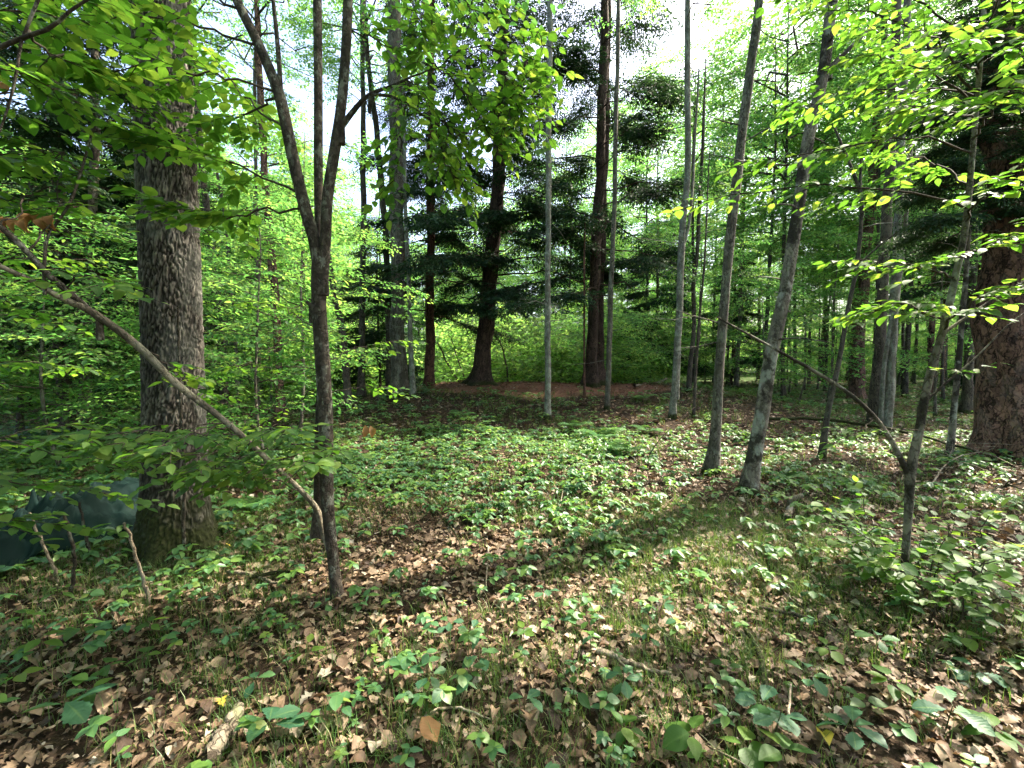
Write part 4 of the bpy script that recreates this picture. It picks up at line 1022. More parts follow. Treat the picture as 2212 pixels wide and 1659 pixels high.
T("brown_tree", "brown-patched slim trunk left of the forked sapling's lower stem", [(606, 868, 22), (600, 740, 19), (590, 600, 18), (578, 450, 17), (570, 350, 16), (560, 150, 14)], B_PINE, depth=11.6, height=14, crown=CROWN[0], crown_z=8.5, crown_s=.85, seed=19)
T("dark_tree", "thick dark trunk deep in the shade left of the oak", [(140, 892, 40), (134, 760, 36), (130, 560, 34), (128, 400, 32), (122, 150, 30)], B_DARK, depth=9.6, height=15, crown=HEM[1], crown_z=0.8, crown_s=0.75, seed=20, k=16)
T("patchy_tree", "pale-patched trunk between the thick dark trunk and the oak", [(186, 905, 30), (184, 800, 25), (192, 640, 23), (200, 450, 22), (205, 250, 20)], B_MOTTLE, depth=8.8, height=12, crown=HEM[2], crown_z=1.4, crown_s=0.9, seed=21, k=14)
T("thin_sapling", "dark knotty thin trunk nearest the left edge", [(40, 884, 17), (44, 790, 15), (52, 700, 13), (60, 600, 11), (66, 480, 9)], B_DARK, depth=9.2, height=8, seed=22, k=10)
# right
T("slim_tree", "smooth pale trunk with a dark companion stem, left of the grey-ridged trunk", [(1452, 903, 17), (1460, 800, 15), (1468, 640, 15), (1476, 480, 14.5), (1486, 325, 14), (1485, 30, 12)], B_PALE, height=16, crown=CROWN[0], crown_z=9.5, crown_s=.85, seed=23, flare=1.15,
  extra=[[(1462, 852, 11), (1466, 750, 10), (1468, 600, 9), (1470, 500, 8)], [(1468, 560, 8), (1490, 470, 7), (1500, 320, 6), (1510, 150, 4)]])
T("thin_sapling", "crooked thin trunk just right of the smooth pale trunk", [(1487, 856, 11), (1492, 780, 10), (1500, 700, 10), (1497, 620, 10), (1505, 560, 9), (1512, 430, 8), (1520, 260, 7)], B_DARK, depth=13.5, height=11, seed=24, k=8, crown=SAPLING[2], crown_z=2.0, crown_s=.8)
T("thin_sapling", "pencil-thin stem in front of the crooked thin trunk", [(1498, 903, 7), (1502, 820, 6.5), (1510, 700, 6), (1522, 560, 5)], B_DARK, height=7, seed=25, k=8)
T("kinked_sapling", "dark thin kinked stem right of the leaning patchy-barked tree", [(1775, 990, 14), (1788, 900, 13), (1812, 780, 12), (1835, 650, 11), (1852, 560, 10), (1862, 440, 9), (1846, 380, 8), (1822, 320, 6), (1800, 270, 4)], B_DARK, height=5, seed=26, k=8,
  extra=[[(1862, 440, 8), (1858, 400, 7), (1860, 340, 4)], [(1848, 580, 6), (1900, 530, 5), (1970, 480, 3)]])
T("dark_tree", "dark trunk of the close pair before the far right stand", [(1890, 880, 30), (1897, 780, 27), (1906, 640, 25), (1915, 480, 24), (1926, 250, 22), (1935, 50, 20)], B_DARK, depth=10.8, height=18, crown=CROWN[0], crown_z=14, crown_s=.55, seed=27, k=14)
T("pale_tree", "pale knotty trunk of the close pair before the far right stand", [(1912, 942, 24), (1922, 840, 22), (1931, 680, 20), (1940, 480, 19), (1950, 250, 18), (1958, 50, 16)], B_PALE, height=18, crown=CROWN[2], crown_z=14, crown_s=.6, seed=28, k=14,
  extra=[[(1902, 930, 12), (1908, 820, 11), (1918, 740, 10), (1930, 640, 8)], [(1925, 760, 11), (1944, 600, 11), (1962, 400, 10), (1972, 240, 8)]])
T("pine_tree", "distant pinkish pine trunk beyond the close pair", [(1852, 800, 30), (1858, 700, 27), (1875, 500, 25), (1893, 300, 23), (1905, 120, 20)], B_PINE, depth=19, height=20, crown=FAR[0], crown_z=7, seed=29, k=14)
T("slim_tree", "slim mossy trunk between the crooked sapling and the thick pine", [(2050, 992, 20), (2062, 880, 18), (2078, 700, 17), (2092, 500, 15), (2105, 300, 13)], B_MOTTLE, height=12, crown=HEM[2], crown_z=3.4, crown_s=0.5, seed=30, ws=0.80, k=12)
T("dark_tree", "dark stout trunk standing left behind the thick right-edge pine", [(2088, 870, 34), (2092, 780, 28), (2098, 640, 26), (2104, 480, 24)], B_DARK, depth=13.5, height=16, crown=HEM[1], crown_z=3.0, crown_s=.6, seed=31, ws=0.80, k=12)

# fallen thin log on the right, pale fallen logs behind the mound
def stick(name, label, pts, r0, r1, mat, cat="stick", k=7, group=None, n=None, sub=None, sag=True, rough=0.10, seed=0):
    pts = np.array(pts, float)
    n = n or max(6, int(len(pts) * 4))
    if pts[0][1] < 5: r0, r1 = r0 * 1.25, r1 * 1.25
    q = cat_rom(pts, n)
    rr = np.random.default_rng(seed + 77); q[1:-1] += rr.normal(0, r0 * 0.25, (n - 2, 3))
    t = thing(name, pts[0], label, cat, group) if sub else None
    mb = MB(); tube(mb, q, np.linspace(r0, r1, n), k, 0, 0.5, rough, seed)
    # closed butt end
    if sub:
        mb.build("stem", [mat], t, pts[0])
        for s in sub:
            m2 = MB(); sp = cat_rom(np.array(s, float), 8); tube(m2, sp, np.linspace(r0 * .5, 0.002, 8), 5); m2.build("side_twig", [mat], t, pts[0])
        return t
    o = mb.build(name, [mat], None, pts[0]); return tag(o, label, cat, group)
def gp(px, py, dz=0.0):
    p = G(px, py); return p + np.array([0, 0, dz + (0.022 if p[1] < 5 else 0.0)])
stick("fallen_pole", "long thin dark fallen pole lying across the ground behind the kinked stem", [gp(1640, 918, .16), gp(1780, 930, .24), gp(1950, 960, .26), gp(2110, 1000, .16)], 0.04, 0.018, B_DARK, "log", 10, seed=1)
stick("fallen_log", "pale fallen log gleaming behind the mound, left of the flared hemlock", [P(958, 833, 18.6), P(1000, 822, 18.8), P(1060, 818, 19.2)], 0.09, 0.05, B_DEADWOOD, "log", 10, seed=2)
stick("broken_pole", "bare broken pole leaning to the right behind the mound", [P(1000, 842, 17.5), P(970, 790, 17.4), P(945, 740, 17.3)], 0.05, 0.025, B_DARK, "stick", 8, seed=3)
stick("broken_pole", "bare dark pole leaning left toward the flared hemlock foot", [P(1010, 838, 17.2), P(990, 780, 17.4), P(975, 730, 17.5)], 0.035, 0.015, B_DARK, "stick", 8, seed=4)
stick("dead_sapling", "curved dark dead stem right of the flared mound hemlock", [P(1100, 842, 17.0), P(1092, 780, 17.0), P(1078, 735, 17.0), P(1056, 715, 17.0)], 0.04, 0.02, B_DARK, "stick", 8, seed=5)
stick("mossy_log", "dark rotting log deep in shade between left trunks and the oak", [gp(215, 872, .2), gp(270, 868, .22), gp(318, 866, .2)], 0.22, 0.18, B_MOSSWOOD, "log", 12, seed=6)
stick("fallen_log", "whitish log lying at the foot of the far right bank", [gp(1370, 842, .15), P(1400, 832, 17.5), P(1440, 818, 18.5)], 0.06, 0.05, B_DEADWOOD, "log", 8, seed=7)

# foreground deadwood
stick("lichen_stick", "dark stick with pale lichen bands in the right foreground litter", [gp(1608, 1372, .02), gp(1635, 1420, .02), gp(1648, 1465, .022), gp(1656, 1508, .02)], 0.010, 0.013, B_MOTTLE, seed=11)
stick("bark_branch", "thick yellowish dead branch lying in the centre foreground", [gp(1290, 1424, .022), gp(1345, 1442, .02), gp(1400, 1462, .018), gp(1450, 1472, .012)], 0.015, 0.007, B_DEADWOOD, sub=[[gp(1330, 1438, .03), gp(1345, 1456, .02), gp(1385, 1476, .01)]], seed=12)
stick("rotten_wood", "grey weathered wood piece at the bottom edge, left of centre", [gp(448, 1668, .03), gp(475, 1625, .03), gp(502, 1580, .03), gp(515, 1550, .025)], 0.030, 0.020, B_MOSSWOOD, "wood", 9, seed=13)
stick("dead_branch", "long brown branch lying above the lichen stick on the right", [gp(1640, 1328, .02), gp(1715, 1345, .02), gp(1775, 1362, .02), gp(1822, 1386, .015)], 0.011, 0.006, B_TWIG, seed=14)
stick("dead_branch", "brown branch on the litter between oak and forked sapling", [gp(492, 1246, .02), gp(545, 1258, .025), gp(610, 1280, .02)], 0.012, 0.007, B_MOSSWOOD, seed=15)
stick("dead_branch", "dark stick running toward the forked sapling's foot from the left", [gp(540, 1262, .03), gp(610, 1252, .03), gp(668, 1246, .02)], 0.014, 0.009, B_DARK, seed=16)
stick("thin_stick", "long thin dark stick lying among seedlings in mid picture", [gp(925, 1092, .03), gp(955, 1128, .03), gp(985, 1168, .03), gp(1000, 1212, .01)], 0.009, 0.004, B_DARK, seed=17)
stick("pale_stick", "short pale broken stick in the central sun patch", [gp(1168, 1146, .04), gp(1185, 1138, .05), gp(1205, 1130, .05)], 0.012, 0.008, B_DEADWOOD, seed=18, sub=[[gp(1203, 1131, .05), gp(1210, 1112, .08), gp(1216, 1090, .14)]])
stick("pale_twig", "curved pale twig standing out of the centre foreground litter", [gp(1050, 1280, .0), gp(1052, 1250, .05), gp(1055, 1225, .07), gp(1054, 1200, .06)], 0.005, 0.003, B_DEADWOOD, seed=19)
stick("pale_twig", "thin angled pale twig near the bottom centre", [gp(915, 1568, .01), gp(945, 1556, .02), gp(1000, 1552, .02), gp(1060, 1572, .015)], 0.006, 0.003, B_DEADWOOD, seed=20)
stick("pale_twig", "short upright pale stick in the right foreground before oak seedling leaves", [gp(1702, 1580, .0), gp(1704, 1550, .04), gp(1707, 1510, .05)], 0.005, 0.004, B_DEADWOOD, seed=21)
stick("pale_twig", "pale twig at the bottom right beside the large seedling", [gp(1525, 1590, .02), gp(1555, 1572, .03), gp(1580, 1570, .02)], 0.006, 0.004, B_DEADWOOD, seed=22)
stick("thin_stick", "thin brown stick running down from the central right litter", [gp(1575, 1170, .02), gp(1640, 1230, .02), gp(1690, 1290, .02), gp(1735, 1330, .02)], 0.007, 0.005, B_TWIG, seed=23)
stick("curved_stem", "thin dark curved stem arching up left of the pencil-straight grey trunk", [gp(1400, 1010, .0), P(1402, 985, 7.0), P(1425, 950, 7.0), P(1460, 915, 7.1), P(1500, 880, 7.3)], 0.009, 0.004, B_TWIG, "stem", seed=24)
stick("dead_stump", "small pale curled dead stub in the sun right of the leaning patchy tree", [gp(1702, 1125, .0), gp(1706, 1100, .05), P(1712, 1082, 4.7), P(1732, 1070, 4.7)], 0.03, 0.018, B_DEADWOOD, "stub", 8, seed=25)
# broken shoots in front of the tarp
for i, (pp, lb) in enumerate([
    ([(325, 1310, 0), (312, 1260, .12), (296, 1210, .22), (280, 1160, .35), (268, 1130, .42)], "broken pale shoot with snapped top in front of the oak's mossy foot"),
    ([(150, 1300, 0), (158, 1250, .1), (160, 1200, .2), (150, 1150, .32), (138, 1110, .42)], "thin spotted grey shoot in front of the tarp's middle"),
    ([(202, 1212, 0), (190, 1180, .08), (180, 1130, .2), (172, 1085, .3)], "leaning dark shoot close to the tarp's right half"),
    ([(125, 1260, 0), (118, 1230, .08), (90, 1170, .25), (64, 1108, .42)], "broken stub shoot with yellowish tip before the tarp's left half"),
    ([(402, 1210, 0), (398, 1170, .07), (396, 1130, .16), (400, 1080, .3), (398, 1000, .5), (388, 830, .95), (384, 660, 1.4)], "slender pale shoot climbing in front of the oak trunk")]):
    g0 = G(pp[0][0], pp[0][1]); dd = g0[1]
    pts = [g0] + [P(x, y, dd - 0.03 * j) for j, (x, y, h) in enumerate(pp[1:], 1)]
    stick("broken_shoot", lb, pts, 0.010, 0.006, B_DEADWOOD if i in (0, 3) else B_SAPLING, "shoot", 7, seed=30 + i, rough=0.12)
# brush of dead branches right of the crooked sapling
brush = ["long bleached branch in front of the thick pine's foot", "whitish bare branch low beneath the thick pine", "forked dead branch right of the crooked sapling in the brush", "dark dead branch at the right edge brush pile",
         "thin bent dead branch lying left of the pine foot", "dead branch lying in the sun strip at the far right edge"]
bl = [[gp(2100, 905, .55), gp(2160, 960, .35), gp(2230, 990, .25)], [gp(1995, 1020, .02), gp(2060, 1030, .12), gp(2110, 1055, .02)], [gp(2005, 1062, .02), gp(2050, 1015, .12), gp(2120, 1008, .22), gp(2200, 1030, .12)],
      [gp(2110, 1090, .05), gp(2170, 1070, .12), gp(2240, 1085, .1)], [gp(1980, 990, .05), gp(2050, 1000, .1), gp(2140, 1040, .03)], [gp(2060, 1335, .03), gp(2140, 1325, .04), gp(2230, 1340, .03)]]
for i, (lb, pts) in enumerate(zip(brush, bl)):
    mid = np.array(pts[len(pts) // 2])
    subs = [[mid, mid + [random.uniform(-.2, .2), random.uniform(-.2, .2), .12], mid + [random.uniform(-.5, .5), random.uniform(-.4, .4), random.uniform(.02, .25)]] for _ in range(3)]
    stick("dead_branch", lb, pts, 0.012, 0.005, B_DEADWOOD if i % 3 != 0 or i == 0 else B_DARK, seed=40 + i, sub=subs, cat="branch")

# ------------------------------------------------------------------ tarpaulin
def build_tarp():
    nu, nv = 120, 80
    c0 = np.array([-3.72, 4.75]); c1 = np.array([-4.15, 3.05])         # long axis, far end beside the oak to the near left end
    ax = c1 - c0; L = np.linalg.norm(ax); ax /= L; sd = np.array([-ax[1], ax[0]])
    U, Vv = np.meshgrid(np.linspace(-0.02, 1.25, nu), np.linspace(-1, 1, nv))
    W = 0.50 + 0.12 * np.sin(U * 5 + 1) - 0.22 * np.clip(U - 0.55, 0, 1)
    x = c0[0] + ax[0] * U * L + sd[0] * Vv * W; y = c0[1] + ax[1] * U * L + sd[1] * Vv * W
    prof = np.clip(1 - np.abs(Vv) ** 2.2, 0, 1) * smooth(-0.02, 0.22, U) * (1 - 0.72 * smooth(0.35, 1.05, U)) * (1 - smooth(1.05, 1.2, U))
    h = 0.36 * prof ** 0.9
    Z = np.zeros_like(h)
    for i in range(nv):
        for j in range(nu):
            p = Vector((x[i, j] * 2.2, y[i, j] * 2.2, 0.3))
            r1 = 1 - abs(mnoise.noise(p * 1.3)) * 2; r2 = 1 - abs(mnoise.noise(Vector((p.x * 2.2 + p.y, p.y * 4.5, 1.3)))) * 2.4; r1 = r1 ** 3 if r1 > 0 else r1
            Z[i, j] = 0.075 * r1 + 0.045 * r2
    amp = 0.5 + 1.3 * smooth(0.3, 0.8, U)
    z = gz(x, y) + 0.03 + h + Z * amp * smooth(0, 0.12, prof + 0.05)
    fold = 0.05 * np.sin(Vv * 17 + 3 * U) * smooth(0.6, 1.0, U)
    rid = np.abs(((Vv * 3.1 + U * 2.3 + 0.35 * np.sin(U * 9)) % 1.0) - 0.5) * 2; rid2 = np.abs(((U * 4.7 - Vv * 1.9 + 0.3 * np.sin(Vv * 7)) % 1.0) - 0.5) * 2
    z = z + (0.07 * (1 - rid) ** 3 + 0.05 * (1 - rid2) ** 4) * smooth(0.0, 0.3, prof) * (0.35 + smooth(0.25, 0.7, U))
    z = np.maximum(z + fold, gz(x, y) + 0.012)
    x = x + 0.03 * Z * 3; 
    top = np.stack([x, y, z], -1).reshape(-1, 3)
    i = np.arange(nv - 1)[:, None] * nu; j = np.arange(nu - 1)[None]
    F = np.stack([i + j, i + j + 1, i + nu + j + 1, i + nu + j], -1).reshape(-1, 4)
    mb = MB(); mb.add(top, F)
    org = (float(c0[0]), float(c0[1]), float(gz(*c0)))
    o = mb.build("tarpaulin", tarp_material(), None, org)
    so = o.modifiers.new("thickness", 'SOLIDIFY'); so.thickness = 0.003
    tag(o, "crumpled dark green tarp draped over a low heap left of the oak", "tarp")
build_tarp()

# ------------------------------------------------------------------ background trees (copies of a few kinds)
def proto_tree(name, label, cat, group, h, r0, bark, crown_me, seed, lean=0.0, crown_off=0.0):
    t = thing(name, (0, 0, 0), label, cat, group)
    rr = np.random.default_rng(seed)
    n = 7; z = np.linspace(0, h, n)
    pts = np.stack([np.cumsum(rr.normal(0, 0.05, n)) + lean * z, np.cumsum(rr.normal(0, 0.05, n)), z], -1); pts[0] = (0, 0, 0)
    rad = r0 * (1 - 0.85 * (z / h) ** 1.3)
    mb = MB(); trunk_mesh(mb, pts, rad, 9, 1.4, 0.07, seed, 0.3)
    mb.build("trunk", [bark], t)
    if crown_me is not None: link_mesh("crown", crown_me, t, (pts[3][0], pts[3][1], crown_off))
    return t

class Stand:
    """places copies; the first placement uses the prototype itself"""
    def __init__(self, protos): self.p = protos; self.used = [False] * len(protos); self.spots = []
    def put(self, k, x, y, rz, s, label=None, group=None, sz=None):
        k = k % len(self.p); z = float(gz(x, y))
        if not self.used[k]:
            o = self.p[k]; o.location = (x, y, z); o.rotation_euler = (0, 0, rz); o.scale = (s, s, sz or s); self.used[k] = True
            if label: o["label"] = label
            if group: o["group"] = group
            return o
        return copy_tree(self.p[k], (x, y, z), rz, s, label, group, sz)

def spread(n, f_sample, mind, seed, avoid=()):
    r = np.random.default_rng(seed); out = list(avoid); res = []
    tries = 0
    while len(res) < n and tries < 20000:
        tries += 1
        x, y = f_sample(r)
        if all((x - a[0]) ** 2 + (y - a[1]) ** 2 > mind * mind for a in out):
            out.append((x, y)); res.append((x, y))
    return res
def at_px(px, d): return ((px - 1106) / FPX * d, d)

g_r, l_r = "pole trees of the crowded stand on the right", "slim pole-like tree in the crowded stand far back on the right"
RS = Stand([proto_tree("pole_tree", l_r, "tree", g_r, 17, 0.085, B_DARK, FAR[0], 71, 0.01, 2.5), proto_tree("pole_tree", l_r, "tree", g_r, 13, 0.08, B_DARK, SAPLING[2], 72, -0.01, 5.5),
            proto_tree("pole_tree", l_r, "tree", g_r, 11, 0.055, B_DARK, SAPLING[2], 73, 0.02, 4.0), proto_tree("pole_tree", l_r, "tree", g_r, 17, 0.12, B_PINE, CROWN[2], 74, 0.0, 11.0), proto_tree("pole_tree", l_r, "tree", g_r, 10, 0.05, B_DARK, SAPLING[1], 174, 0.0, 5.5), proto_tree("pole_tree", l_r, "tree", g_r, 9, 0.045, B_DARK, SAPLING[0], 173, -0.02, 3.5)])
for i, (x, y) in enumerate(spread(112, lambda r: at_px(*((r.uniform(1540, 2330), r.uniform(24, 48)) if r.uniform() < .45 else (r.uniform(1680, 2330), r.uniform(15.5, 32)))), 0.9, 5, [(t[0], t[1]) for t in ALL_TRUNKS])):
    RS.put(i, x, y, i * 1.7, random.uniform(0.8, 1.15))

g_l, l_l = "trees of the wood behind the oak on the left", "leafy tree standing in the wood far behind the oak on the left"
LSD = Stand([proto_tree("leafy_tree", l_l, "tree", g_l, 14, 0.07, B_DARK, FAR[0], 75, 0.01, 1.0), proto_tree("leafy_tree", l_l, "tree", g_l, 15, 0.11, B_GREY, FAR[0], 76, -0.01), proto_tree("leafy_tree", l_l, "tree", g_l, 17, 0.15, B_DARK, FAR[1], 77, 0.0)])
for i, (x, y) in enumerate(spread(40, lambda r: at_px(r.uniform(-160, 700), r.uniform(14.5, 46)), 1.9, 6, [(t[0], t[1]) for t in ALL_TRUNKS])):
    LSD.put(i, x, y, i * 1.3, random.uniform(0.8, 1.1))

g_x, l_x = "distant trees across the clearing", "hazy pale tree on the far side of the clearing beyond the mound"
XS = Stand([proto_tree("distant_tree", l_x, "tree", g_x, 17, 0.2, B_GREY, XFAR[0], 78), proto_tree("distant_tree", l_x, "tree", g_x, 20, 0.22, B_GREY, XFAR[1], 79)])
for i, (x, y) in enumerate(spread(24, lambda r: at_px(r.uniform(300, 1500), r.uniform(44, 70)), 4.5, 8)):
    XS.put(i, x, y, i * 0.9, random.uniform(0.9, 1.25))
g_w, l_w = "distant trees closing the wood at both sides", "distant tree closing the wood behind the side stands"
WS = Stand([proto_tree("distant_tree", l_w, "tree", g_w, 17, 0.2, B_DARK, XFAR[0], 80), proto_tree("distant_tree", l_w, "tree", g_w, 20, 0.22, B_DARK, XFAR[1], 81)])
for i, (x, y) in enumerate(spread(28, lambda r: at_px(r.choice([r.uniform(-250, 420), r.uniform(1400, 2450)]), r.uniform(46, 80)), 4.0, 9)):
    WS.put(i, x, y, i * 0.9, random.uniform(0.85, 1.2))

g_c, l_c = "sunlit trees across the hollow behind the mound", "sunlit tree rising from the hollow behind the needle mound"
CS = Stand([proto_tree("hollow_tree", l_c, "tree", g_c, 15, 0.13, B_GREY, FAR[2], 88), proto_tree("hollow_tree", l_c, "tree", g_c, 14, 0.11, B_DARK, FAR[0], 89)])
for i, (x, y) in enumerate(spread(24, lambda r: at_px(r.uniform(420, 1300), r.uniform(30, 44)), 2.8, 21)):
    CS.put(i, x, y, i * 1.3, random.uniform(0.75, 1.15))
g_q, l_q = "tall leafy trees behind the right end of the mound", "tall leafy tree behind the right end of the mound"
QS = Stand([proto_tree("tall_tree", l_q, "tree", g_q, 19, 0.12, B_GREY, FAR[1], 92, 0.0, 1.5), proto_tree("tall_tree", l_q, "tree", g_q, 18, 0.10, B_DARK, FAR[0], 93, 0.0, 3.0)])
for i, (px, dd, s_) in enumerate([(1425, 36, 1.25), (1500, 20.5, .9), (1590, 24, 1.0), (1650, 19, .9), (1300, 42, 1.3), (1400, 30, 1.1), (1215, 43, 1.3), (1130, 44, 1.3)]):
    x, y = at_px(px, dd); QS.put(i, x, y, i * 1.7, s_)
# sunlit bushes in the hollow behind the mound
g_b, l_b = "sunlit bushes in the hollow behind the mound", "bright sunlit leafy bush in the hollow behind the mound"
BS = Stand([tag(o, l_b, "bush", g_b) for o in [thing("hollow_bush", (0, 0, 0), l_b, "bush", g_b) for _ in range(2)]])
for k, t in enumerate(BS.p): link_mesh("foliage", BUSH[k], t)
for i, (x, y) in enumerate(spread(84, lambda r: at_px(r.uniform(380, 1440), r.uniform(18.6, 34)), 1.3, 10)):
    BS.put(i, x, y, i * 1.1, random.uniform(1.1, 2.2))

g_f, l_f = "bushes closing the view under the far right stand", "low green bush far back beneath the right stand"
FB = Stand([thing("far_bush", (0, 0, 0), l_f, "bush", g_f) for _ in range(2)])
for k, t in enumerate(FB.p): link_mesh("foliage", BUSH[k], t)
for i, (x, y) in enumerate(spread(26, lambda r: at_px(r.uniform(1500, 2330), r.uniform(33, 52)), 2.6, 31)):
    FB.put(i, x, y, i * 1.1, random.uniform(1.4, 2.6))
# understory saplings with flat layers of leaves
g_s, l_s = "understory saplings among the left background trunks", "young beech sapling with flat leaf layers in the left background"
SS = Stand([proto_tree("beech_sapling", l_s, "tree", g_s, 4.8, 0.028, B_GREY, SAPLING[0], 82), proto_tree("beech_sapling", l_s, "tree", g_s, 3.8, 0.022, B_GREY, SAPLING[1], 83), proto_tree("beech_sapling", l_s, "tree", g_s, 6.6, 0.035, B_GREY, SAPLING[2], 84)])
for i, (x, y) in enumerate(spread(17, lambda r: at_px(r.uniform(-150, 660), r.uniform(6.0, 18)), 1.3, 11, [(t[0], t[1]) for t in ALL_TRUNKS])):
    SS.put(i, x, y, i * 1.9, random.uniform(0.75, 1.1))
g_s2, l_s2 = "understory saplings among the right background trunks", "young beech sapling with flat leaf layers in the right background"
for i, (x, y) in enumerate(spread(17, lambda r: at_px(r.uniform(1400, 2330), r.uniform(10.5, 30)), 1.8, 12, [(t[0], t[1]) for t in ALL_TRUNKS])):
    SS.put(i, x, y, i * 1.9, random.uniform(0.75, 1.15), l_s2, g_s2)
# dark hemlocks thickening the wall behind the mound's right end and the left background
g_h, l_h = "young hemlocks filling the shade between the trunks", "young dark hemlock filling the shade between background trunks"
HS = Stand([proto_tree("young_hemlock", l_h, "tree", g_h, 9, 0.07, B_HEMLOCK, HEM[2], 85)])
for i, (px, dd, s) in enumerate([(1420, 24, 1.0), (1580, 27, 1.0), (300, 13.5, .9), (60, 15, 1.1), (420, 17, 1.1), (820, 17.2, .8), (2260, 17, 1.0)]):
    x, y = at_px(px, dd); HS.put(0, x, y, i * 1.4, s)

# unseen trees added right of and behind the camera: their crowns shade the clearing
g_o, l_o = "unseen tall trees added for shade", "unseen tall broadleaf tree added outside the picture for its shade"
OS = Stand([proto_tree("shade_tree", l_o, "tree", g_o, 15, 0.16, B_GREY, CROWN[1], 86, 0, 7.5), proto_tree("shade_tree", l_o, "tree", g_o, 14, 0.15, B_DARK, CROWN[0], 87, 0, 7.0)])
for i, (x, y, s) in enumerate([(8.0, 1.6, .7), (7.5, -1.8, .9), (14.5, 0.0, 1.1), (10.5, -4.0, 1.1), (-5.5, -2.5, 1.0), (2.2, -3.8, .9)]):
    OS.put(i, x, y, i * 1.9, s)

g_p, l_p = "unseen sparse trees added to dapple the sunlight", "unseen sparse young tree added outside the right edge to dapple the sunlight"
PS = Stand([proto_tree("shade_tree", l_p, "tree", g_p, 13, 0.09, B_GREY, SAPLING[2], 94, 0, 5.0)])
PS.p[0].children[-1].scale = (1.5, 1.5, 1.0)  # wide thin crown, added to break the sun into dapples
for i, (x, y, s_) in enumerate([(9.6, 6.9, .9), (12.8, 9.5, .8)]):
    PS.put(0, x, y, i * 1.3, s_)
g_k, l_k = "unseen trees added behind the viewpoint", "unseen broadleaf tree added behind the viewpoint to block sky light"  # added to keep sky light off the camera-facing sides
KS = Stand([proto_tree("shade_tree", l_k, "tree", g_k, 14, 0.14, B_DARK, FAR[2], 90), proto_tree("shade_tree", l_k, "tree", g_k, 15, 0.15, B_DARK, FAR[0], 91)])
for i, (x, y, s_) in enumerate([(-3.0, -6.5, 1.0), (1.5, -8.0, 1.0), (5.5, -7.0, 1.0), (-7.5, -5.5, 1.0), (-9.5, -1.0, .95), (-12, 3.5, 1.0), (9.5, -9.0, 1.1), (-1.0, -12.0, 1.1), (-11.0, -8.0, 1.1)]):
    KS.put(i, x, y, i * 2.1, s_)

# ------------------------------------------------------------------ forest floor
def sample_floor(n, d0, d1, r, wide=1.32):
    d = np.sqrt(r.uniform(d0 * d0, d1 * d1, n)); x = r.uniform(-1, 1, n) * (wide * d + 0.6)
    return x, d
def clear_of_trunks(x, y):
    ok = np.ones(len(x), bool)
    for a, b_, rr in ALL_TRUNKS: ok &= (x - a) ** 2 + (y - b_) ** 2 > (rr * 0.9) ** 2
    return ok

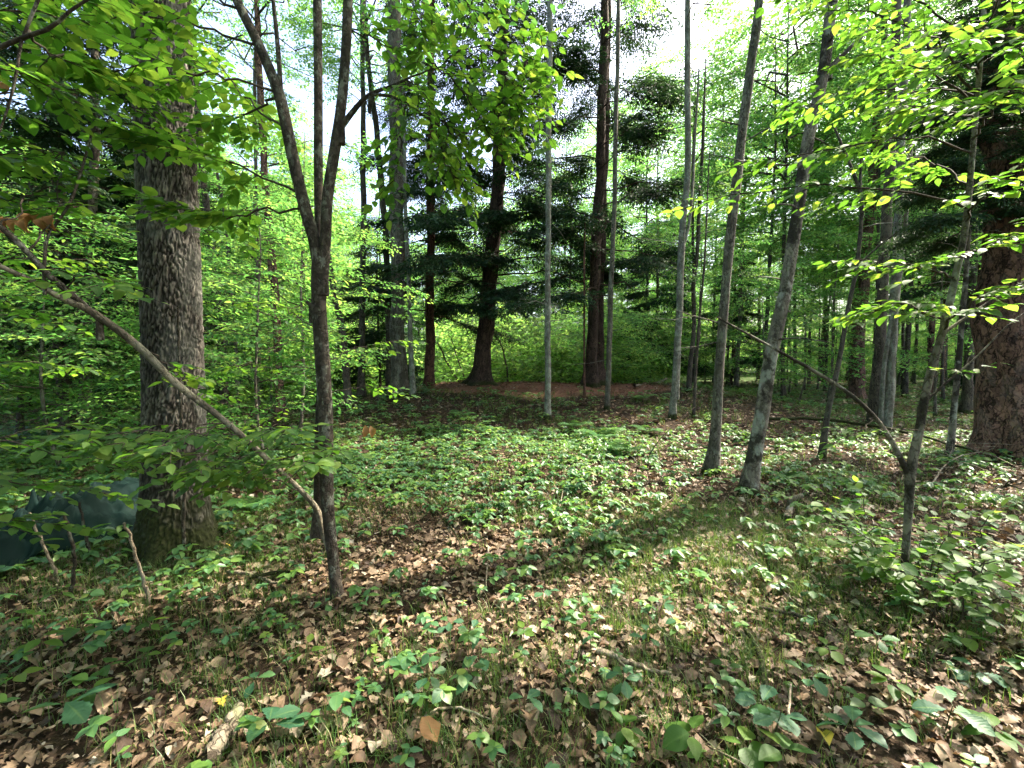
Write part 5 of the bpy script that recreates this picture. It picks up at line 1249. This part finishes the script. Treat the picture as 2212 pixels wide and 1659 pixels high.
def litter():
    r = np.random.default_rng(91); mb = MB()
    def lay(tpls, n, d0, d1, s0, s1, lift):
        x, y = sample_floor(n, d0, d1, r)
        keep = clear_of_trunks(x, y) & (r.uniform(size=n) > 0.78 * needle_mask(x, y))
        x, y = x[keep], y[keep]; m = len(x)
        a = r.uniform(0, 6.283, m)
        dirs = np.stack([np.cos(a), np.sin(a), r.normal(0, 0.2, m)], -1)
        nr = np.stack([r.normal(0, .33, m), r.normal(0, .33, m), np.ones(m)], -1)
        M = frames(dirs, nr) * (s0 + (s1 - s0) * r.beta(1.3, 2.2, m) * 1.25)[:, None, None]
        pos = np.stack([x, y, gz(x, y) + r.uniform(0.004, lift, m)], -1) - M[:, :, 0] * 0.5
        which = r.integers(len(tpls), size=m); tone = np.clip(r.beta(1.4, 2.6, m), 0, 0.999)
        for k in range(len(tpls)):
            q = which == k; scatter(mb, tpls[k], M[q], pos[q], tone[q])
    lay(L_DEAD, 13000, 0.5, 4.2, 0.028, 0.085, 0.03)
    lay(L_DEADLOW, 13000, 4.2, 7.0, 0.03, 0.085, 0.035)
    lay(L_MID, 16000, 0.5, 4.2, 0.010, 0.035, 0.03)
    lay([L_FAR] + L_MID, 30000, 7.0, 17.0, 0.05, 0.13, 0.035)
    lay([L_FAR], 14000, 17.0, 30.0, 0.10, 0.2, 0.05)
    o = mb.build("leaf_litter", [M_LITTER]); tag(o, "brown carpet of fallen oak leaves covering the forest floor", "leaf litter", None, "stuff")
    # needles and twig crumbs on the mound
    mb = MB(); n = 9000
    x = r.normal(1.1, 3.2, n); y = r.normal(15.0, 1.7, n); k = needle_mask(x, y) > r.uniform(0, 0.8, n); x, y = x[k], y[k]; m = len(x)
    a = r.uniform(0, 6.283, m)
    M = frames(np.stack([np.cos(a), np.sin(a), r.normal(0, .15, m)], -1), np.stack([r.normal(0, .3, m), r.normal(0, .3, m), np.ones(m)], -1)) * r.uniform(.06, .16, m)[:, None, None]
    V = np.array([(0, -0.05, 0), (1, -0.03, 0.02), (1, 0.03, 0.02), (0, 0.05, 0)], float)
    scatter(mb, (V, np.zeros((4, 3)), {4: (np.array([(0, 1, 2, 3)]), np.array([0]))}), M, np.stack([x, y, gz(x, y) + r.uniform(.005, .03, m)], -1), r.uniform(0, .6, m))
    M_NL = leaf_mat("needle_litter", [(0, (0.09, 0.036, 0.020)), (.6, (0.17, 0.072, 0.042)), (1, (0.30, 0.16, 0.10))], [(0, (.1, .05, .02)), (1, (.2, .1, .05))], 0.05, 0.8, 0.1, veins=False)
    tag(mb.build("needle_litter", [M_NL]), "reddish brown needles and twig crumbs strewn over the mound", "needle litter", None, "stuff")
    # loose twigs
    mb = MB(); x, y = sample_floor(420, 1.2, 10, r); x = np.concatenate([x, r.normal(1.0, 2.6, 160)]); y = np.concatenate([y, r.normal(14.6, 1.1, 160)])
    for xx, yy in zip(x, y):
        a = r.uniform(0, 6.28); L = r.uniform(.08, .4); z = float(gz(xx, yy)) + r.uniform(.012, .04)
        p0 = np.array([xx, yy, z]); dd = np.array([math.cos(a), math.sin(a), r.normal(0, .06)])
        tube(mb, [p0, p0 + dd * L * .5 + r.normal(0, .012, 3), p0 + dd * L], [0.004, 0.003, 0.0016], 4, int(r.uniform() < .5))
    tag(mb.build("twig_litter", [B_TWIG, B_DEADWOOD]), "small broken twigs scattered through the leaf litter", "twigs", None, "stuff")
litter()

# --- herb templates: (mesh with stem + leaves)
def herb_tpl(kind, seed, leafs, size, height):
    r = np.random.default_rng(seed); mb = MB()
    def put(lf, d, n, s, p, tone):
        V, LF, Fs = lf
        scatter(mb, (V, LF, {kk: (F, np.full(len(F), 1)) for kk, (F, mi) in Fs.items()}), (frames(np.array([d]), np.array([n])) * s), np.array([p]), np.array([tone]))
    if kind == 'palmate':
        nst = r.integers(2, 4)
        for q in range(nst):
            a0 = r.uniform(0, 6.28); p = np.array([math.cos(a0), math.sin(a0), 0]) * r.uniform(0.02, 0.09) * (q > 0) + np.array([0, 0, height * r.uniform(.6, 1.15)])
            if leafs is not L_TINY: tube(mb, [(0, 0, 0), p], [.0022, .0014], 3, 0)
            m = r.integers(3, 6)
            for k in range(m):
                a = a0 + k * 6.283 / m + r.uniform(-.25, .25)
                put(leafs[r.integers(len(leafs))], (math.cos(a), math.sin(a), r.uniform(-.35, .1)), (r.normal(0, .2), r.normal(0, .2), 1), size * r.uniform(.75, 1.15), p, r.uniform(0, 1))
    else:
        m = r.integers(4, 7); a0 = r.uniform(0, 6.28); lean = np.array([r.normal(0, .25), r.normal(0, .25), 1])
        tube(mb, [(0, 0, 0), lean * height * .5, lean * height], [.0028, .0022, .0015], 4, 0)
        for k in range(m):
            t = 0.55 + 0.45 * (k + 1) / m; a = a0 + k * 2.4
            put(leafs[r.integers(len(leafs))], (math.cos(a), math.sin(a), r.uniform(-.3, .25)), (r.normal(0, .2), r.normal(0, .2), 1), size * r.uniform(.7, 1.15), lean * height * t, r.uniform(0, 1))
    return tpl_of(mb)
L_LOW = [hex_leaf(.28, .22, .06, .2), hex_leaf(.36, .27, .05, .25)]
L_TINY = [L_FAR]
HB_NEAR = [herb_tpl('palmate' if i % 2 else 'stem', 400 + i, L_BEECH + (L_ROUND if i % 3 else [leaf_shape(NARROW, .2, .3, 6)]), .05, .10) for i in range(9)]
HB_MID = [herb_tpl('palmate' if i % 3 else 'stem', 420 + i, L_LOW, .066, .12) for i in range(8)]
HB_FAR = [herb_tpl('palmate' if i % 3 else 'stem', 440 + i, L_TINY, .095, .16) for i in range(6)]

def herbs():
    r = np.random.default_rng(92)
    def dens(x, y):
        px, _, f = proj(np.stack([x, y, np.zeros_like(x)], -1))
        left = 1 - smooth(1180, 1500, px)
        nearf = smooth(2.6, 5.4, y)
        patch = np.clip(0.5 + 0.6 * np.sin(1.7 * x + 0.6 * y + 1) * np.sin(1.1 * y - 0.5 * x) + 0.45 * np.sin(4.1 * x - 1.3 * y) * np.sin(3.7 * y + .9 * x + 2), 0, 1.2)
        v = (0.16 + 0.84 * nearf * (0.3 + 0.7 * left)) * (0.25 + 0.75 * patch)
        v = v * (1 - needle_mask(x, y)) * (1 - 0.7 * np.exp(-((px - 1000) / 160) ** 2) * (1 - smooth(3, 5, y)))
        return v
    allp = []
    for tp, n, d0, d1 in ((HB_NEAR, 3800, 1.1, 3.6), (HB_MID, 16500, 3.0, 9.5), (HB_FAR, 17000, 9.0, 24.0)):
        x, y = sample_floor(n, d0, d1, r); k = (dens(x, y) > r.uniform(0, 1, n)) & clear_of_trunks(x, y)
        x, y = x[k], y[k]; m = len(x)
        allp.append((tp, x, y, r.uniform(.4, 1.0, m) ** 1.4 * 1.4, r.uniform(0, 6.28, m), r.integers(len(tp), size=m)))
    meshes = {}
    def mesh_of(tp, k):
        key = (id(tp), k)
        if key not in meshes:
            V, LF, Fs = tp[k]; mb = MB(); mb.V.append(V); mb.LF.append(LF); mb.n = len(V)
            for kk, (F, mi) in Fs.items(): mb.F[kk].append(F); mb.M[kk].append(mi)
            meshes[key] = mb.mesh("forest_herb", [B_STEM, M_HERB])
        return meshes[key]
    mb = MB(); left_n = 260
    ind = []
    for gi, (tp, x, y, s, a, w) in enumerate(allp):
        px, py, f = proj(np.stack([x, y, gz(x, y) + .1], -1))
        vis = (px > 10) & (px < 2200) & (py < 1650)
        sc = np.where(vis, s / f, -1)
        ind += [(sc[i], gi, i) for i in range(len(x)) if sc[i] > 0]
    ind.sort(reverse=True)
    chosen = {}
    for _, gi, i in ind[:left_n]: chosen.setdefault(gi, set()).add(i)
    zones = {}
    for gi, (tp, x, y, s, a, w) in enumerate(allp):
        ch = chosen.get(gi, set())
        for i in ch:
            o = bpy.data.objects.new("forest_herb", mesh_of(tp, int(w[i]))); C.objects.link(o)
            o.location = (x[i], y[i], float(gz(x[i], y[i]))); o.rotation_euler = (0, 0, a[i]); o.scale = (s[i],) * 3
            px, py, f = proj(np.array([[x[i], y[i], 0.1]]))
            col = "left" if px[0] < 640 else ("centre" if px[0] < 1480 else "right")
            row = "bottom edge" if py[0] > 1480 else ("near foreground" if py[0] > 1320 else "middle distance")
            phrase = {"bottom edge": f"along the {col} part of the bottom edge", "near foreground": f"in the {col} near foreground litter", "middle distance": f"in the {col} behind the near foreground"}[row]
            tag(o, f"small green low herb {phrase}", "herb", f"low herbs {phrase}")
        rest = np.array([i for i in range(len(x)) if i not in ch], int)
        for k in range(len(tp)):
            q = rest[w[rest] == k]
            M = rot_z(a[q]) * s[q][:, None, None]
            scatter(mb, tp[k], M, np.stack([x[q], y[q], gz(x[q], y[q])], -1), r.uniform(0, 1, len(q)))
    o = mb.build("ground_cover", [B_STEM, M_HERB]); tag(o, "teal-green carpet of low seedlings and creeper covering the middle ground", "ground cover", None, "stuff")
B_STEM = leaf_mat("green_stem", [(0, (0.05, 0.07, 0.02)), (1, (0.09, 0.06, 0.03))], [(0, (.1, .2, .03)), (1, (.1, .2, .03))], 0.1, 0.5, 0.3, veins=False)
herbs()

def grass():
    r = np.random.default_rng(93); mb = MB()
    def tufts(n, d0, d1, blades, h, seg, w, prob):
        x, y = sample_floor(n, d0, d1, r); k = (prob(x, y) > r.uniform(0, 1, n)); x, y = x[k], y[k]
        for xx, yy in ((x, y),):
            m = len(xx) * blades
            bx = np.repeat(xx, blades) + r.normal(0, .03, m); by = np.repeat(yy, blades) + r.normal(0, .03, m)
            a = r.uniform(0, 6.283, m); L = h * r.uniform(.5, 1.3, m); arch = r.uniform(.3, 1.1, m)
            t = np.linspace(0, 1, seg + 1)
            out = L[:, None] * arch[:, None] * 0.75 * t[None] ** 1.6; up = L[:, None] * (t[None] - 0.45 * arch[:, None] * t[None] ** 2.2)
            ctr = np.stack([bx[:, None] + np.cos(a)[:, None] * out, by[:, None] + np.sin(a)[:, None] * out, gz(bx, by)[:, None] + up], -1)
            wd = w * (1 - 0.9 * t)[None] * r.uniform(.7, 1.3, m)[:, None]
            sd = np.stack([-np.sin(a), np.cos(a), np.zeros(m)], -1)[:, None, :] * wd[..., None]
            V = np.concatenate([ctr - sd, ctr + sd], 1)
            nv = 2 * (seg + 1); s1 = seg + 1
            F = np.array([(i, i + 1, s1 + i + 1, s1 + i) for i in range(seg)])
            F = (F[None] + (np.arange(m) * nv)[:, None, None]).reshape(-1, 4)
            lf = np.zeros((m, nv, 3)); lf[:, :, 2] = r.uniform(0, 1, m)[:, None]
            mb.add(V.reshape(-1, 3), F, lf.reshape(-1, 3))
    def pr(x, y):
        return np.clip(0.35 + 0.8 * np.sin(1.3 * x + 2.1) * np.sin(1.2 * y + .4) + 0.35 * np.exp(-((x - 0.3 - 0.05 * y) / 1.2) ** 2), 0.04, 1) * (1 - needle_mask(x, y))
    tufts(7500, 1.0, 5.0, 12, .13, 2, .0022, pr)
    tufts(7200, 4.5, 15.0, 8, .2, 2, .0042, pr)
    tufts(2600, 13.0, 26.0, 7, .28, 1, .008, pr)
    tag(mb.build("grass", [M_GRASS]), "thin wispy grass growing through the leaf litter", "grass", None, "stuff")
grass()

# --- foreground seedlings, every leaf a piece
REFS = [("the lichen-banded stick", 1640, 1440), ("the yellowish dead branch", 1370, 1450), ("the grey weathered wood piece", 480, 1610), ("the forked sapling's foot", 728, 1290), ("the oak's mossy foot", 400, 1185), ("the leafy shrub", 1960, 1200),
        ("the thin angled pale twig", 985, 1560), ("the curved pale twig", 1053, 1240), ("the upright pale stick", 1704, 1545), ("the bottom right corner", 2180, 1640), ("the bottom left corner", 30, 1640), ("the long brown branch", 1735, 1350), ("the bottom edge's middle", 1106, 1650)]
_used_lab = set()
def where(px, py):
    c = sorted(REFS, key=lambda q: (q[1] - px) ** 2 + (q[2] - py) ** 2)
    def rel(q):
        dx, dy = px - q[1], py - q[2]
        if abs(dx) > abs(dy): return ("right of " if dx > 0 else "left of ") + q[0]
        return ("below " if dy > 0 else "above ") + q[0]
    for q in c: yield rel(q)
def seedling(kind, px, py, n, size, h, seed, tpls, key, mat, lobe):
    r = np.random.default_rng(seed); p = G(px, py)
    lab = None
    for w in where(px, py):
        lab = f"{lobe} with {n} leaves, {w}"
        if lab not in _used_lab: break
    _used_lab.add(lab)
    t = thing(kind, p, lab, "seedling", "seedlings in the foreground litter")
    mb = MB(); lean = np.array([r.normal(0, .18), r.normal(0, .18), 1.0])
    tube(mb, [(0, 0, -.01), lean * h * .5, lean * h], [.003, .0025, .0018], 5)
    ms = leaf_meshes(key, tpls, mat); a0 = r.uniform(0, 6.28)
    for k in range(n):
        a = a0 + k * 2.4 + r.uniform(-.3, .3); tt = 0.7 + 0.3 * (k + 1) / n
        dv = np.array([math.cos(a), math.sin(a), r.uniform(-.3, .25)])
        q = lean * h * tt; st = r.uniform(.008, .03)
        tube(mb, [q, q + dv * st], [.0016, .0012], 4)
        s = size * r.uniform(.75, 1.15)
        M = frames(np.array([dv]), np.array([[r.normal(0, .2), r.normal(0, .2), 1]]))[0] * s
        o = bpy.data.objects.new("leaf", ms[r.integers(len(ms))]); C.objects.link(o); o.parent = t
        pp = q + dv * st; o.matrix_basis = Matrix([[*M[a_], pp[a_]] for a_ in range(3)] + [[0, 0, 0, 1]])
    st_o = mb.build("stem", [B_STEM], t)
OAKS = [(967, 1376, 4, .07), (1025, 1400, 5, .085), (1037, 1462, 4, .085), (925, 1490, 4, .085), (1180, 1308, 4, .075), (1417, 1345, 5, .085), (1392, 1428, 4, .065), (1355, 1535, 6, .075), (1620, 1575, 6, .11), (1755, 1530, 5, .10),
        (1668, 1612, 5, .11), (1840, 1622, 6, .12), (2040, 1585, 4, .11), (1755, 1300, 5, .09), (155, 1575, 4, .14), (595, 1600, 4, .11), (475, 1420, 5, .075), (460, 1328, 4, .07), (1960, 1335, 5, .09), (2110, 1480, 4, .1), (1130, 1578, 3, .08), (700, 1330, 4, .07), (1890, 1420, 5, .09), (560, 1500, 4, .08)]
for i, (px, py, n, s) in enumerate(OAKS):
    seedling("oak_seedling", px, py, n, s, random.uniform(.08, .17), 500 + i, L_OAK, 'oakseed', M_OAKSEED, "dark wavy-edged oak seedling")
GREEN = [(917, 1536, 5, .07), (1127, 1410, 5, .065), (1240, 1530, 2, .075), (1355, 1618, 7, .08), (1495, 1640, 4, .12), (1600, 1662, 4, .11), (1700, 1668, 4, .12), (1925, 1512, 7, .09), (1875, 1556, 4, .085), (235, 1470, 5, .08), (200, 1530, 5, .075), (350, 1380, 5, .08), (1000, 1500, 4, .07),
         (820, 1390, 4, .06), (660, 1470, 4, .07), (90, 1440, 5, .09), (60, 1360, 5, .09), (180, 1380, 5, .085), (300, 1450, 4, .08), (1530, 1330, 4, .065), (1800, 1445, 5, .08), (2080, 1400, 5, .09), (2150, 1610, 6, .1), (1560, 1480, 4, .07), (1270, 1370, 3, .06), (860, 1330, 4, .06), (120, 1310, 5, .08), (30, 1500, 5, .09)]
for i, (px, py, n, s) in enumerate(GREEN):
    seedling("beech_seedling", px, py, n, s, random.uniform(.07, .15), 560 + i, L_BEECH, 'beech', M_LEAF, "light green smooth-edged seedling")

# ferns
def fern(px, py, n, L, seed, lab):
    r = np.random.default_rng(seed); p = G(px, py); t = thing("fern", p, lab, "fern", "ferns in the middle ground")
    for k in range(n):
        mb = MB(); a = k * 6.283 / n + r.uniform(-.4, .4); d = np.array([math.cos(a), math.sin(a), 0]); l = L * r.uniform(.75, 1.15)
        s = np.linspace(0, 1, 9)[:, None]
        pts = d * l * .8 * s ** 1.3 + np.array([0, 0, 1.0]) * l * (.95 * s - .62 * s ** 2.2)
        tube(mb, pts, np.linspace(.0035, .001, 9), 4, 0, .3)
        m = 20; tt = np.linspace(.25, 1, m)
        pos = np.stack([np.interp(tt, s[:, 0], pts[:, i]) for i in range(3)], -1)
        tg = norm(np.stack([np.interp(tt, s[:, 0], np.gradient(pts, axis=0)[:, i]) for i in range(3)], -1))
        h = np.array([-d[1], d[0], 0.0])
        for sg in (-1, 1):
            dirs = tg * .35 + h * sg + np.array([0, 0, -.12]); sz = l * .34 * np.sin(np.clip((1.12 - tt) / .9, 0, 1) * 1.5) + .01
            M = frames(dirs, np.tile(np.array([0, 0, 1.0]), (m, 1)) + r.normal(0, .1, (m, 3))) * sz[:, None, None]
            scatter(mb, FERNLET, M, pos, r.uniform(0, 1, m))
        mb.build("frond", [M_FERN], t)
FERNLET = leaf_shape([(0, .07), (.12, .16), (.2, .06), (.32, .16), (.4, .06), (.52, .13), (.6, .05), (.72, .10), (.8, .04), (1, .005)], .1, .15, 11)
for i, (px, py, n, L, lb) in enumerate([(1040, 968, 4, .42, "bright pointed fern standing alone in front of the flared mound hemlock"), (1300, 955, 7, .62, "large spreading bracken fern below the slim grey trunk"), (1345, 985, 6, .55, "bracken fern just right of the large spreading fern"),
        (1240, 930, 5, .5, "fern between the alone-standing pale trunk and the large bracken"), (545, 1105, 6, .35, "small fern in the shade right of the oak's foot"), (1400, 940, 5, .5, "fern left of the smooth pale trunk's foot"), (1000, 905, 5, .5, "fern at the left foot of the needle mound"),
        (1850, 1055, 6, .35, "low fern in front of the kinked stem"), (1385, 868, 5, .5, "fern on the right end of the needle mound"), (1700, 1040, 5, .35, "low fern right of the leaning patchy tree's foot")]):
    fern(px, py, n, L, 700 + i, lb)

# single fallen leaves that stand out
for i, (px, py, s, mt, lb) in enumerate([(483, 1552, .08, M_YELLOW, "bright yellow fallen leaf beside the grey weathered wood piece"), (1150, 1620, .13, M_LITTER, "large pale grey fallen leaf at the bottom edge's middle"), (500, 1192, .06, M_YELLOW, "yellow fallen leaf at the right side of the oak's mossy foot"),
        (1790, 1640, .11, M_YELLOW, "yellowish curled leaf near the bottom right oak seedling"), (945, 1625, .11, M_DEADLEAF, "cream curled leaf at the bottom left of centre"), (1185, 1555, .10, M_LITTER, "pale lobed leaf right of the thin angled pale twig")]):
    V, LF, Fs = L_DEAD[i % len(L_DEAD)]; mb = MB(); lf = LF.copy(); lf[:, 2] = .6
    for kk, (F, mi) in Fs.items(): mb.add(V, F, lf)
    p = G(px, py); o = mb.build("fallen_leaf", [mt]); o.location = p + np.array([0, 0, .045]); o.scale = (s, s, s); o.rotation_euler = (random.uniform(-.3, .3), random.uniform(-.3, .3), random.uniform(0, 6))
    tag(o, lb, "fallen leaf")

# ------------------------------------------------------------------ labels of the background trees say between which named trunks they show
COLS = [(-9999, 40, "left of the knotty thin trunk at the left edge"), (40, 135, "between the left-edge knotty trunk and the thick dark trunk"), (135, 300, "between the thick dark trunk and the oak"), (300, 450, "hidden mostly behind the oak trunk"),
        (450, 555, "between the oak and the thin straight stem"), (555, 690, "between the thin straight stem and the forked sapling"), (690, 780, "just right of the forked sapling"), (780, 930, "around the broad light-grey trunk"), (930, 1040, "between the reddish slim hemlock and the flared hemlock"),
        (1040, 1183, "between the flared hemlock and the lone pale trunk"), (1183, 1280, "between the lone pale trunk and the twin hemlock"), (1280, 1455, "between the twin hemlock and the smooth pale trunk"), (1455, 1560, "between the smooth pale trunk and the grey-ridged trunk"),
        (1560, 1680, "between the grey-ridged trunk and the leaning patchy tree"), (1680, 1800, "between the leaning patchy tree and the kinked stem"), (1800, 1900, "between the kinked stem and the close pair"), (1900, 2000, "behind the close pair of trunks"),
        (2000, 2130, "between the close pair and the thick pine"), (2130, 9999, "around the thick pine at the right edge")]
SHORT = {"pole_tree": "slim far pole tree", "leafy_tree": "leafy tree far back", "distant_tree": "most distant tree", "hollow_bush": "sunlit bush in the hollow", "beech_sapling": "flat-layered beech sapling", "young_hemlock": "young dark hemlock", "hollow_tree": "sunlit tree in the hollow", "tall_tree": "tall leafy tree beyond the mound", "far_bush": "low green far bush"}
cells = {}
for o in list(C.objects):
    k = o.name.split(".")[0]
    if o.parent is None and k in SHORT:
        px, py, f = proj(np.array(o.location)[None] + np.array([[0, 0, 1.5]]))
        ph = next(c[2] for c in COLS if c[0] <= px[0] < c[1])
        cells.setdefault((k, ph), []).append((o.location.y, o))
for (k, ph), lst in cells.items():
    lst.sort(key=lambda q: q[0])
    for i, (_, o) in enumerate(lst):
        pre = ""
        if len(lst) == 2: pre = ("nearer ", "farther ")[i]
        elif len(lst) == 3: pre = ("nearest ", "middle-distance ", "farthest ")[i]
        o["label"] = pre + SHORT[k] + ", " + ph
        o["group"] = SHORT[k] + "s " + ph
